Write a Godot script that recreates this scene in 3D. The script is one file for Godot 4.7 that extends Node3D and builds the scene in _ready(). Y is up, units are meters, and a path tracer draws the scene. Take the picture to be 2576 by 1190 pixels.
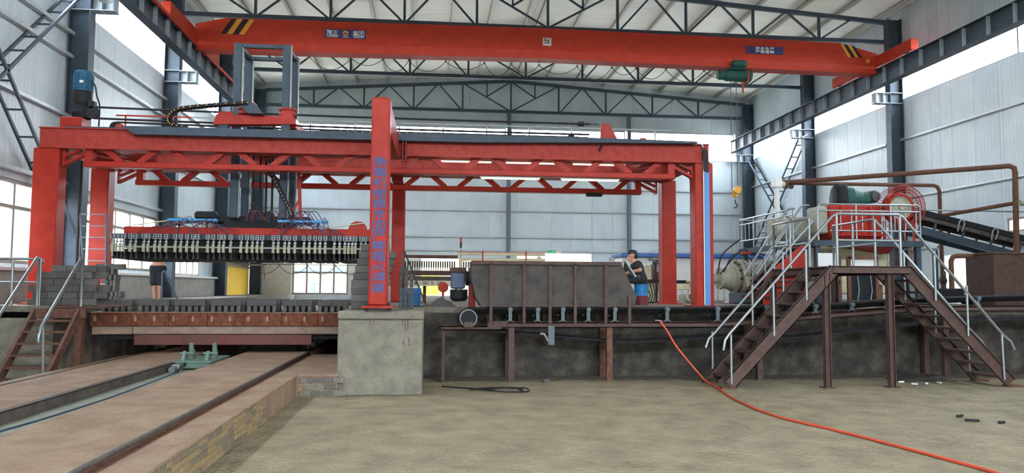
extends Node3D
# Brick works hall: y up, metres. V(x, y, d) puts a point d metres in front of the camera's wall line.

var S: SurfaceTool
var M := {}
var taken := {}
var rng := RandomNumberGenerator.new()

func V(x: float, y: float, d: float) -> Vector3:
	return Vector3(x, y, -d)

# ---------------------------------------------------------------- materials
func ramp_tex(cols: Array, freq: float, seed_: int, octaves := 4, size := 512) -> NoiseTexture2D:
	var n := FastNoiseLite.new()
	n.seed = seed_
	n.noise_type = FastNoiseLite.TYPE_SIMPLEX_SMOOTH
	n.frequency = freq
	n.fractal_octaves = octaves
	n.fractal_gain = 0.6
	var t := NoiseTexture2D.new()
	t.width = size
	t.height = size
	t.seamless = true
	t.noise = n
	var g := Gradient.new()
	var offs := PackedFloat32Array()
	var cc := PackedColorArray()
	for i in cols.size():
		offs.append(0.18 + 0.64 * float(i) / max(1, cols.size() - 1))
		cc.append(cols[i])
	g.offsets = offs
	g.colors = cc
	t.color_ramp = g
	return t

func bump_tex(freq: float, seed_: int, strength := 4.0) -> NoiseTexture2D:
	var n := FastNoiseLite.new()
	n.seed = seed_
	n.frequency = freq
	n.fractal_octaves = 4
	var t := NoiseTexture2D.new()
	t.width = 512
	t.height = 512
	t.seamless = true
	t.noise = n
	t.as_normal_map = true
	t.bump_strength = strength
	return t

func plain(hex: String, rough := 0.6, metal := 0.0) -> StandardMaterial3D:
	var m := StandardMaterial3D.new()
	m.albedo_color = Color(hex)
	m.roughness = rough
	m.metallic = metal
	return m

# a mottled surface: colours run through a noise; scale = repeats per metre
func mottled(hexes: Array, rough: float, metal: float, scale: float, freq: float, seed_: int, bump := 0.0, bfreq := 0.05) -> StandardMaterial3D:
	var m := StandardMaterial3D.new()
	var cols := []
	var mean := Color(0, 0, 0)
	for h in hexes:
		mean += Color(h) / hexes.size()
	for h in hexes:
		cols.append(mean.lerp(Color(h), 0.6))
	m.albedo_texture = ramp_tex(cols, freq, seed_)
	m.roughness = rough
	m.metallic = metal
	m.metallic_specular = 0.3
	m.uv1_triplanar = true
	m.uv1_world_triplanar = true
	m.uv1_scale = Vector3.ONE * scale
	if bump > 0.0:
		m.normal_enabled = true
		m.normal_texture = bump_tex(bfreq, seed_ + 50, 6.0)
		m.normal_scale = bump
	return m

func make_materials() -> void:
	M.panel = mottled(["bcc8cc", "c5d0d4", "ccd6d9"], 0.38, 0.0, 0.15, 0.01, 1)
	M.panel_b = mottled(["b9c5ca", "c2cdd2", "c9d3d7"], 0.38, 0.0, 0.15, 0.012, 2)
	M.roof = mottled(["e9e7dc", "f0eee3", "f4f2e9"], 0.45, 0.0, 0.12, 0.01, 3)
	M.purlin = mottled(["a9a89e", "bbbab0", "c4c3ba"], 0.5, 0.3, 0.5, 0.02, 4)
	M.girt = mottled(["a7adae", "b9bec0", "c3c8ca"], 0.45, 0.3, 0.5, 0.02, 5)
	M.steel = mottled(["38434c", "414c56", "47535d"], 0.5, 0.1, 0.4, 0.015, 6)
	M.steel_lt = mottled(["8a949a", "99a2a7", "a4acb0"], 0.5, 0.1, 0.4, 0.015, 7)
	M.red = mottled(["98291e", "a52e21", "ae3626"], 0.42, 0.0, 0.5, 0.012, 8)
	M.red_cr = mottled(["ad3525", "b73a28", "bf412c"], 0.45, 0.0, 0.3, 0.012, 9)
	M.red_dk = mottled(["7c2a26", "8b2f2a", "95352f"], 0.5, 0.0, 0.5, 0.015, 10)
	M.red_tr = mottled(["943028", "a23a32", "aa443a"], 0.55, 0.0, 0.6, 0.02, 11)
	M.rust = mottled(["4a342c", "5f4438", "6e5044", "7d5440"], 0.75, 0.0, 0.7, 0.02, 12, 0.4)
	M.brown = mottled(["4a3a35", "57453f", "614d46"], 0.7, 0.0, 0.6, 0.015, 13)
	M.car = mottled(["4b3029", "67402f", "85492e", "8a5b45"], 0.8, 0.0, 0.8, 0.014, 14, 0.5)
	M.carband = mottled(["7d6a5d", "958072", "a58f80"], 0.85, 0.0, 0.5, 0.012, 15, 0.3)
	M.carlow = mottled(["5a423b", "684b43", "6f4a44", "7a3f3f"], 0.75, 0.0, 0.3, 0.008, 16)
	M.dirty = mottled(["413c39", "504a46", "5d5650", "6a5c50"], 0.7, 0.1, 0.6, 0.014, 17, 0.3)
	M.galv = mottled(["8b9192", "999fa0", "a6acac"], 0.35, 0.75, 1.5, 0.03, 18)
	M.floor = mottled(["7a6e59", "8b7f68", "978a70", "a5987d"], 0.85, 0.0, 0.22, 0.012, 19, 0.5, 0.12)
	M.block = mottled(["6b665a", "797467", "847f71", "8e897b"], 0.85, 0.0, 0.4, 0.014, 20, 0.4, 0.08)
	M.pit = mottled(["2b2926", "383531", "44403b", "504b45", "635d57"], 0.9, 0.0, 0.35, 0.012, 21, 0.5, 0.08)  # stained concrete; in the car pit the dark tone stands for shade
	M.slab = mottled(["836a56", "907661", "9c826c", "a68f79"], 0.85, 0.0, 0.3, 0.01, 22, 0.4, 0.1)
	M.channel = mottled(["7e8072", "8c8e7f", "989a8a"], 0.8, 0.0, 0.4, 0.012, 23)
	M.brick = mottled(["4b4a47", "575653", "62605d"], 0.9, 0.0, 1.2, 0.03, 24, 0.3)
	M.brick2 = mottled(["55524e", "64615c", "706c66"], 0.9, 0.0, 1.2, 0.03, 25, 0.3)
	M.ybrick = mottled(["857250", "97835f", "a8946e"], 0.9, 0.0, 1.5, 0.03, 26, 0.4)
	M.ybrick2 = mottled(["6d6350", "7b705c", "897d68"], 0.9, 0.0, 1.5, 0.03, 27, 0.4)
	M.mortar = mottled(["6b665b", "7d776a", "8a8476"], 0.95, 0.0, 0.8, 0.03, 28, 0.6)
	M.cream = mottled(["bdb592", "cbc4a2", "d6cfb0"], 0.5, 0.0, 0.6, 0.014, 29)
	M.machine = mottled(["8f8d7d", "a3a191", "b0ae9e"], 0.55, 0.1, 0.8, 0.016, 30)
	M.plaster = mottled(["c6c0b0", "d2ccbd", "d9d4c6"], 0.9, 0.0, 0.3, 0.012, 31)
	M.dado = mottled(["8f8c84", "9f9c94", "a9a69e"], 0.9, 0.0, 0.3, 0.012, 32)
	M.teal = mottled(["22463f", "2a524a", "325e55"], 0.45, 0.1, 0.8, 0.02, 33)
	M.bluemotor = mottled(["244c62", "2a5a72", "32657e"], 0.5, 0.1, 0.8, 0.02, 34)
	M.black = mottled(["1b1c1e", "242527", "2c2d2f"], 0.6, 0.0, 1.0, 0.02, 35)
	M.jaw = mottled(["323433", "3c3e3d", "464846"], 0.6, 0.2, 1.0, 0.02, 46)
	M.belt = mottled(["1e1e20", "28282a", "343436"], 0.75, 0.0, 0.8, 0.02, 36)
	M.hopper = mottled(["353331", "413e3c", "4a4744", "514b46", "5b4d42"], 0.6, 0.15, 0.35, 0.012, 37, 0.15)
	M.bluebar = plain("4f86c0", 0.5)
	M.bluedrum = mottled(["256aa0", "2d78b0", "3583bb"], 0.4, 0.0, 0.7, 0.016, 38)
	M.bluetub = mottled(["2c557f", "35638f", "3e6e9b"], 0.45, 0.0, 0.7, 0.016, 39)
	M.maroon = mottled(["5e2a30", "6b3036", "76383d"], 0.5, 0.0, 0.7, 0.016, 40)
	M.ydoor = mottled(["e8bc40", "f0c54c", "f4cc58"], 0.55, 0.0, 0.4, 0.01, 41)
	M.white = plain("d8d8d4", 0.5)
	M.frame = plain("8d8074", 0.45, 0.2)
	M.outblue = plain("47628c", 0.5)
	M.grey = plain("8b9092", 0.5, 0.2)
	M.dust = mottled(["4a453c", "5a5449", "6b6456", "786f60"], 0.95, 0.0, 0.6, 0.02, 48, 0.4, 0.1)
	M.bluedark = plain("2c3c54", 0.6)
	M.deckc = mottled(["655f54", "736c60", "7f786b"], 0.9, 0.0, 0.3, 0.014, 49, 0.4, 0.1)
	M.idler = plain("566163", 0.6, 0.1)
	M.motorgrey = plain("4a4f51", 0.5, 0.2)
	M.greybl = plain("55616c", 0.5, 0.2)
	M.dark = plain("17181a", 0.7)
	M.yellow = plain("d79a2a", 0.5)
	M.letter = plain("465180", 0.7)
	M.signblue = plain("2f3470", 0.5)
	M.hose = plain("d4502e", 0.45)
	M.cyan = plain("2f8fc4", 0.45)
	M.green = mottled(["5d7468", "6b8376", "788f82"], 0.6, 0.1, 0.8, 0.02, 42)
	M.skin = plain("b98a70", 0.55)
	M.hair = plain("1a1715", 0.6)
	M.shirt = plain("202124", 0.85)
	M.shorts = plain("1c2029", 0.85)
	M.bluewire = plain("3a4a70", 0.5)
	M.plate = mottled(["8f8c72", "a09d82", "aba88e"], 0.55, 0.1, 2.0, 0.03, 47)
	M.gearblue = plain("45536e", 0.55)
	M.redwire = plain("5e3032", 0.6)
	M.bluetrim = plain("2f5fa8", 0.45)
	M.outwall = mottled(["736b53", "7d745b", "867d64"], 0.9, 0.0, 0.3, 0.012, 43)
	M.outyel = mottled(["947420", "9e7e26", "a8882c"], 0.8, 0.0, 0.3, 0.012, 44)
	M.yard = mottled(["8a847a", "9a948a", "a6a096"], 0.9, 0.0, 0.1, 0.012, 45)
	var g := StandardMaterial3D.new()
	g.transparency = BaseMaterial3D.TRANSPARENCY_ALPHA
	g.albedo_color = Color(0.9, 0.95, 0.95, 0.08)
	g.roughness = 0.03
	M.glass = g
	var e := StandardMaterial3D.new()
	e.albedo_color = Color("f4f0da")
	e.emission_enabled = true
	e.emission = Color("fff4cf")
	e.emission_energy_multiplier = 1.2
	M.tube = e
	var x := StandardMaterial3D.new()
	x.albedo_color = Color("1f8f5a")
	x.emission_enabled = true
	x.emission = Color("1f9a5c")
	x.emission_energy_multiplier = 0.5
	M.exit = x

# ---------------------------------------------------------------- mesh helpers
func b() -> void:
	S = SurfaceTool.new()
	S.begin(Mesh.PRIMITIVE_TRIANGLES)

func tri(p: Vector3, q: Vector3, r: Vector3, out: Vector3) -> void:
	var n := (r - p).cross(q - p)
	if n.length_squared() < 1e-16:
		return
	n = n.normalized()
	if n.dot(out) < 0.0:
		var t := q
		q = r
		r = t
		n = -n
	for v in [p, q, r]:
		S.set_normal(n)
		S.add_vertex(v)

func quad(p: Vector3, q: Vector3, r: Vector3, s: Vector3, out: Vector3) -> void:
	tri(p, q, r, out)
	tri(p, r, s, out)

# smooth quad: four points with their own normals
func squad(p: Array, n: Array) -> void:
	var f: Vector3 = (p[2] - p[0]).cross(p[1] - p[0])
	var avg: Vector3 = n[0] + n[1] + n[2] + n[3]
	var idx := [0, 1, 2, 0, 2, 3]
	if f.dot(avg) < 0.0:
		idx = [0, 2, 1, 0, 3, 2]
	for i in idx:
		S.set_normal(n[i])
		S.add_vertex(p[i])

func bx(c: Vector3, s: Vector3, bas := Basis.IDENTITY) -> void:
	var h := s * 0.5
	for ax in 3:
		for sg in [-1.0, 1.0]:
			var n := Vector3.ZERO
			n[ax] = sg
			var u := Vector3.ZERO
			u[(ax + 1) % 3] = h[(ax + 1) % 3]
			var w := Vector3.ZERO
			w[(ax + 2) % 3] = h[(ax + 2) % 3]
			var o: Vector3 = n * h[ax]
			quad(c + bas * (o - u - w), c + bas * (o + u - w), c + bas * (o + u + w), c + bas * (o - u + w), bas * n)

# box with chamfered edges
func cb(c: Vector3, s: Vector3, e := 0.01, bas := Basis.IDENTITY) -> void:
	var h := s * 0.5
	e = min(e, min(h.x, min(h.y, h.z)) * 0.9)
	var k := h - Vector3(e, e, e)
	for ax in 3:
		var a1 := (ax + 1) % 3
		var a2 := (ax + 2) % 3
		for sg in [-1.0, 1.0]:
			var pts := []
			for q in [[-1, -1], [1, -1], [1, 1], [-1, 1]]:
				var p := Vector3.ZERO
				p[ax] = sg * h[ax]
				p[a1] = q[0] * k[a1]
				p[a2] = q[1] * k[a2]
				pts.append(c + bas * p)
			var n := Vector3.ZERO
			n[ax] = sg
			quad(pts[0], pts[1], pts[2], pts[3], bas * n)
			for sh in [-1.0, 1.0]:
				var p1 := Vector3.ZERO
				p1[ax] = sg * h[ax]
				p1[a1] = sh * k[a1]
				var p2 := Vector3.ZERO
				p2[ax] = sg * k[ax]
				p2[a1] = sh * h[a1]
				var w := Vector3.ZERO
				w[a2] = k[a2]
				var n2 := Vector3.ZERO
				n2[ax] = sg
				n2[a1] = sh
				quad(c + bas * (p1 - w), c + bas * (p1 + w), c + bas * (p2 + w), c + bas * (p2 - w), bas * n2)
	for sx in [-1.0, 1.0]:
		for sy in [-1.0, 1.0]:
			for sz in [-1.0, 1.0]:
				var q := Vector3(sx, sy, sz)
				tri(c + bas * (q * Vector3(h.x, k.y, k.z)), c + bas * (q * Vector3(k.x, h.y, k.z)), c + bas * (q * Vector3(k.x, k.y, h.z)), bas * q)

func frame_of(a: Vector3, c: Vector3, up := Vector3.UP) -> Basis:
	var z := (c - a).normalized()
	if absf(z.dot(up)) > 0.98:
		up = Vector3.BACK if absf(z.dot(Vector3.BACK)) < 0.9 else Vector3.RIGHT
	var x := up.cross(z).normalized()
	return Basis(x, z.cross(x), z)

# straight member a to c: w across, h along up
func bar(a: Vector3, c: Vector3, w: float, h: float, up := Vector3.UP) -> void:
	bx((a + c) * 0.5, Vector3(w, h, a.distance_to(c)), frame_of(a, c, up))

func cbar(a: Vector3, c: Vector3, w: float, h: float, e := 0.01, up := Vector3.UP) -> void:
	cb((a + c) * 0.5, Vector3(w, h, a.distance_to(c)), e, frame_of(a, c, up))

# H section: two flanges (w wide) and a web, depth h along up
func hbeam(a: Vector3, c: Vector3, w: float, h: float, t: float, up := Vector3.UP) -> void:
	var f := frame_of(a, c, up)
	var l := a.distance_to(c)
	var m := (a + c) * 0.5
	bx(m + f.y * (h - t) * 0.5, Vector3(w, t, l), f)
	bx(m - f.y * (h - t) * 0.5, Vector3(w, t, l), f)
	bx(m, Vector3(t, h - 2.0 * t, l), f)

# channel section, open towards f.x (flip = -1 for the other side)
func chan(a: Vector3, c: Vector3, w: float, h: float, t: float, flip := 1.0, up := Vector3.UP) -> void:
	var f := frame_of(a, c, up)
	var l := a.distance_to(c)
	var m := (a + c) * 0.5
	bx(m + f.y * (h - t) * 0.5, Vector3(w, t, l), f)
	bx(m - f.y * (h - t) * 0.5, Vector3(w, t, l), f)
	bx(m - f.x * flip * (w - t) * 0.5, Vector3(t, h, l), f)

# round bar or cone a to c with caps
func cy(a: Vector3, c: Vector3, r0: float, r1 := -1.0, n := 16) -> void:
	if r1 < 0.0:
		r1 = r0
	var f := frame_of(a, c)
	for i in n:
		var t0 := TAU * i / n
		var t1 := TAU * (i + 1) / n
		var d0 := f.x * cos(t0) + f.y * sin(t0)
		var d1 := f.x * cos(t1) + f.y * sin(t1)
		squad([a + d0 * r0, a + d1 * r0, c + d1 * r1, c + d0 * r1], [d0, d1, d1, d0])
		if r0 > 0.0:
			tri(a, a + d0 * r0, a + d1 * r0, -f.z)
		if r1 > 0.0:
			tri(c, c + d0 * r1, c + d1 * r1, f.z)

# round bar through a list of points
func tb(pts: Array, r: float, n := 8) -> void:
	var rings := []
	var prev := Vector3.ZERO
	for i in pts.size():
		var d: Vector3
		if i == 0:
			d = pts[1] - pts[0]
		elif i == pts.size() - 1:
			d = pts[i] - pts[i - 1]
		else:
			d = (pts[i + 1] - pts[i]).normalized() + (pts[i] - pts[i - 1]).normalized()
		d = d.normalized()
		var x: Vector3
		if i == 0:
			x = frame_of(Vector3.ZERO, d).x
		else:
			x = (prev - d * prev.dot(d)).normalized()
		prev = x
		var y := d.cross(x)
		var ring := []
		for k in n:
			var t := TAU * k / n
			ring.append(x * cos(t) + y * sin(t))
		rings.append(ring)
	for i in pts.size() - 1:
		for k in n:
			var k1 := (k + 1) % n
			var a0: Vector3 = rings[i][k]
			var a1: Vector3 = rings[i][k1]
			var b0: Vector3 = rings[i + 1][k]
			var b1: Vector3 = rings[i + 1][k1]
			squad([pts[i] + a0 * r, pts[i] + a1 * r, pts[i + 1] + b1 * r, pts[i + 1] + b0 * r], [a0, a1, b1, b0])
	var e: int = pts.size() - 1
	for k in n:
		var k1 := (k + 1) % n
		tri(pts[0], pts[0] + rings[0][k] * r, pts[0] + rings[0][k1] * r, pts[0] - pts[1])
		tri(pts[e], pts[e] + rings[e][k] * r, pts[e] + rings[e][k1] * r, pts[e] - pts[e - 1])

# a smooth curve through points
func curve(pts: Array, step := 6) -> Array:
	var out := []
	for i in pts.size() - 1:
		var p0: Vector3 = pts[max(0, i - 1)]
		var p1: Vector3 = pts[i]
		var p2: Vector3 = pts[i + 1]
		var p3: Vector3 = pts[min(pts.size() - 1, i + 2)]
		for k in step:
			out.append(p1.cubic_interpolate(p2, p0, p3, float(k) / step))
	out.append(pts[pts.size() - 1])
	return out

# hanging line
func sag(a: Vector3, c: Vector3, drop: float, n := 10) -> Array:
	var out := []
	for i in n + 1:
		var t := float(i) / n
		out.append(a.lerp(c, t) + Vector3.DOWN * drop * 4.0 * t * (1.0 - t))
	return out

# body of revolution: profile points (r, h) along axis
func lathe(o: Vector3, axis: Vector3, prof: Array, n := 20) -> void:
	var f := frame_of(Vector3.ZERO, axis)
	for j in prof.size() - 1:
		var p: Vector2 = prof[j]
		var q: Vector2 = prof[j + 1]
		var sl := Vector2(q.y - p.y, p.x - q.x).normalized()
		if sl == Vector2.ZERO:
			continue
		for i in n:
			var t0 := TAU * i / n
			var t1 := TAU * (i + 1) / n
			var d0 := f.x * cos(t0) + f.y * sin(t0)
			var d1 := f.x * cos(t1) + f.y * sin(t1)
			var n0 := (d0 * sl.x + f.z * sl.y).normalized()
			var n1 := (d1 * sl.x + f.z * sl.y).normalized()
			var ps := [o + d0 * p.x + f.z * p.y, o + d1 * p.x + f.z * p.y, o + d1 * q.x + f.z * q.y, o + d0 * q.x + f.z * q.y]
			if p.x < 0.0001:
				tri(ps[0], ps[2], ps[3], n0)
			elif q.x < 0.0001:
				tri(ps[0], ps[1], ps[2], n0)
			else:
				squad(ps, [n0, n1, n1, n0])

# flat outline given as 3-D points, pushed along d
func prism(pts: Array, d: Vector3) -> void:
	var o: Vector3 = pts[0]
	var u: Vector3 = (pts[1] - pts[0]).normalized()
	var w := d.normalized().cross(u)
	var poly := PackedVector2Array()
	var mid := Vector3.ZERO
	for p in pts:
		poly.append(Vector2((p - o).dot(u), (p - o).dot(w)))
		mid += p
	mid = mid / pts.size() + d * 0.5
	var ti := Geometry2D.triangulate_polygon(poly)
	for i in range(0, ti.size(), 3):
		tri(pts[ti[i]], pts[ti[i + 1]], pts[ti[i + 2]], -d)
		tri(pts[ti[i]] + d, pts[ti[i + 1]] + d, pts[ti[i + 2]] + d, d)
	var area := 0.0
	for i in poly.size():
		area += poly[i].cross(poly[(i + 1) % poly.size()])
	for i in pts.size():
		var p: Vector3 = pts[i]
		var q: Vector3 = pts[(i + 1) % pts.size()]
		var out := (q - p).cross(d.normalized()) * signf(area)
		quad(p, q, q + d, p + d, out)

# ---------------------------------------------------------------- nodes
func numbered(called: String) -> String:
	if not taken.has(called):
		taken[called] = 0
		return called
	taken[called] += 1
	return "%s_%03d" % [called, taken[called]]

# commit the collected shape as one mesh under parent; shapes are given in world metres
func fin(called: String, mat: Material, parent: Node = null) -> MeshInstance3D:
	var o := MeshInstance3D.new()
	o.mesh = S.commit()
	o.material_override = mat
	o.cast_shadow = GeometryInstance3D.SHADOW_CASTING_SETTING_ON
	if parent == null:
		o.name = numbered(called)
		add_child(o)
	else:
		o.name = called
		parent.add_child(o, true)
		if parent.get_parent() == self:
			o.position = -(parent as Node3D).position
	return o

func thing(called: String, label: String, category: String, at := Vector3.ZERO, group := "") -> Node3D:
	var o := Node3D.new()
	o.name = numbered(called)
	add_child(o)
	o.position = at
	return tag(o, label, category, group)

func tag(o: Node3D, label: String, category: String, group := "") -> Node3D:
	o.set_meta("label", label)
	o.set_meta("category", category)
	if group != "":
		o.set_meta("group", group)
	return o

func struct(o: Node3D, label := "") -> Node3D:
	o.set_meta("kind", "structure")
	if label != "":
		o.set_meta("label", label)
	return o

func pbx(called: String, mat: Material, parent: Node, c: Vector3, s: Vector3, e := 0.0) -> MeshInstance3D:
	b()
	if e > 0.0:
		cb(c, s, e)
	else:
		bx(c, s)
	return fin(called, mat, parent)

func pbar(called: String, mat: Material, parent: Node, p: Vector3, q: Vector3, w: float, h: float, up := Vector3.UP) -> MeshInstance3D:
	b()
	bar(p, q, w, h, up)
	return fin(called, mat, parent)

func pcy(called: String, mat: Material, parent: Node, p: Vector3, q: Vector3, r: float, r1 := -1.0, n := 16) -> MeshInstance3D:
	b()
	cy(p, q, r, r1, n)
	return fin(called, mat, parent)

func ptb(called: String, mat: Material, parent: Node, pts: Array, r: float, n := 8) -> MeshInstance3D:
	b()
	tb(pts, r, n)
	return fin(called, mat, parent)

# ---------------------------------------------------------------- start
const XL := -8.5
const XR := 16.0
const ZB := 37.2
const ZF := -9.0
const DECK := 1.26

func _ready() -> void:
	rng.seed = 7
	var cam := Camera3D.new()
	cam.name = "camera"
	add_child(cam)
	cam.transform = Transform3D(Basis(Vector3(0.99467944, 0.00598608, 0.10284442), Vector3(-0.01291594, 0.99767951, 0.06684887), Vector3(-0.1022056, -0.06782153, 0.99244862)), Vector3(0, 1.6, 0))
	cam.keep_aspect = Camera3D.KEEP_HEIGHT
	cam.fov = rad_to_deg(2.0 * atan(595.0 / 1930.0))
	cam.near = 0.05
	cam.far = 400.0
	cam.current = true
	var env := Environment.new()
	env.background_mode = Environment.BG_SKY
	var sky := Sky.new()
	var sm := ProceduralSkyMaterial.new()
	sm.sky_top_color = Color("cfdcec")
	sm.sky_horizon_color = Color("f2f4f6")
	sm.ground_horizon_color = Color("c8c4bc")
	sm.ground_bottom_color = Color("a8a49c")
	sm.sky_energy_multiplier = 4.2
	sm.ground_energy_multiplier = 2.0
	sky.sky_material = sm
	env.sky = sky
	env.background_energy_multiplier = 1.0
	env.tonemap_mode = Environment.TONE_MAPPER_LINEAR
	env.tonemap_exposure = 1.45
	env.sdfgi_enabled = true
	env.ssao_enabled = true
	env.ssil_enabled = true
	var we := WorldEnvironment.new()
	we.name = "environment"
	we.environment = env
	add_child(we)

	make_materials()
	build_hall()
	build_frame()
	build_crane()
	build_gantry()
	build_trolley()
	build_gripper()
	build_track()
	build_car()
	build_bricks()
	build_left_stair()
	build_conveyor()
	build_crossover()
	build_extruder()
	build_deck_things()
	build_people()
	build_outside()

# ---------------------------------------------------------------- the hall
func roof_y(x: float) -> float:
	return 12.12 - absf(x - 3.75) * 0.07

# a clad wall: a backing sheet with openings and separate ribbed panels on its inner face
func clad(wall: Node3D, along_x: bool, plane: float, inward: float, u0: float, u1: float, y0: float, top: Callable, holes: Array, step: float, mat: Material, mat2: Material) -> void:
	var cuts := [u0, u1]
	var u := u0 + step
	while u < u1 - 0.1:
		cuts.append(u)
		u += step
	for h in holes:
		cuts.append(h[0])
		cuts.append(h[1])
	cuts.sort()
	var k := 0
	var back: Array = []
	for i in cuts.size() - 1:
		var a: float = cuts[i]
		var c: float = cuts[i + 1]
		if c - a < 0.02:
			continue
		var yt: float = min(top.call(a), top.call(c))
		var spans := [[y0, yt]]
		for h in holes:
			if a >= h[0] - 0.01 and c <= h[1] + 0.01:
				var next := []
				for s in spans:
					if h[3] <= s[0] or h[2] >= s[1]:
						next.append(s)
						continue
					if h[2] > s[0]:
						next.append([s[0], h[2]])
					if h[3] < s[1]:
						next.append([h[3], s[1]])
				spans = next
		k += 1
		for s in spans:
			back.append([a, c, s[0], s[1]])
			b()
			var w := c - a - 0.012
			var hgt: float = s[1] - s[0] - 0.004
			var mid_u := (a + c) * 0.5
			var mid_y: float = (s[0] + s[1]) * 0.5
			if along_x:
				bx(V(mid_u, mid_y, plane + inward * 0.012), Vector3(w, hgt, 0.024))
			else:
				bx(V(plane + inward * 0.012, mid_y, mid_u), Vector3(0.024, hgt, w))
			var ribs := int(w / 0.125)
			for r in ribs:
				var ru := a + 0.006 + w * (r + 0.5) / ribs
				if along_x:
					bx(V(ru, mid_y, plane + inward * 0.0255), Vector3(0.03, hgt, 0.003))
				else:
					bx(V(plane + inward * 0.0255, mid_y, ru), Vector3(0.003, hgt, 0.03))
			fin("wall_panel", mat if k % 3 else mat2, wall)
	b()
	for q in back:
		if along_x:
			bx(V((q[0] + q[1]) * 0.5, (q[2] + q[3]) * 0.5, plane - inward * 0.06), Vector3(q[1] - q[0], q[3] - q[2], 0.12))
		else:
			bx(V(plane - inward * 0.06, (q[2] + q[3]) * 0.5, (q[0] + q[1]) * 0.5), Vector3(0.12, q[3] - q[2], q[1] - q[0]))
	fin("backing_sheet", mat, wall)

# glazing in a hole: frame bars and separate panes
func glaze(called: String, along_x: bool, plane: float, u0: float, u1: float, y0: float, y1: float, cols: int, rows: Array, fm: Material, fw: float, label: String) -> Node3D:
	var o := Node3D.new()
	o.name = called
	add_child(o)
	o.position = V((u0 + u1) * 0.5, y0, plane) if along_x else V(plane, y0, (u0 + u1) * 0.5)
	struct(o, label)
	var ys := [y0] + rows + [y1]
	b()
	for i in cols + 1:
		var u := lerpf(u0 + fw * 0.5, u1 - fw * 0.5, float(i) / cols)
		if along_x:
			bx(V(u, (y0 + y1) * 0.5, plane), Vector3(fw, y1 - y0, 0.07))
		else:
			bx(V(plane, (y0 + y1) * 0.5, u), Vector3(0.07, y1 - y0, fw))
	for y in ys:
		var yy := clampf(y, y0 + fw * 0.5, y1 - fw * 0.5)
		if along_x:
			bx(V((u0 + u1) * 0.5, yy, plane), Vector3(u1 - u0, fw, 0.066))
		else:
			bx(V(plane, yy, (u0 + u1) * 0.5), Vector3(0.066, fw, u1 - u0))
	fin("window_frame", fm, o)
	for i in cols:
		for j in ys.size() - 1:
			var a := lerpf(u0 + fw * 0.5, u1 - fw * 0.5, float(i) / cols)
			var c := lerpf(u0 + fw * 0.5, u1 - fw * 0.5, float(i + 1) / cols)
			var s := Vector3(c - a - fw, ys[j + 1] - ys[j] - fw, 0.006) if along_x else Vector3(0.006, ys[j + 1] - ys[j] - fw, c - a - fw)
			var mid: float = (ys[j] + ys[j + 1]) * 0.5
			pbx("pane", M.glass, o, V((a + c) * 0.5, mid, plane) if along_x else V(plane, mid, (a + c) * 0.5), s)
	return o

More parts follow.
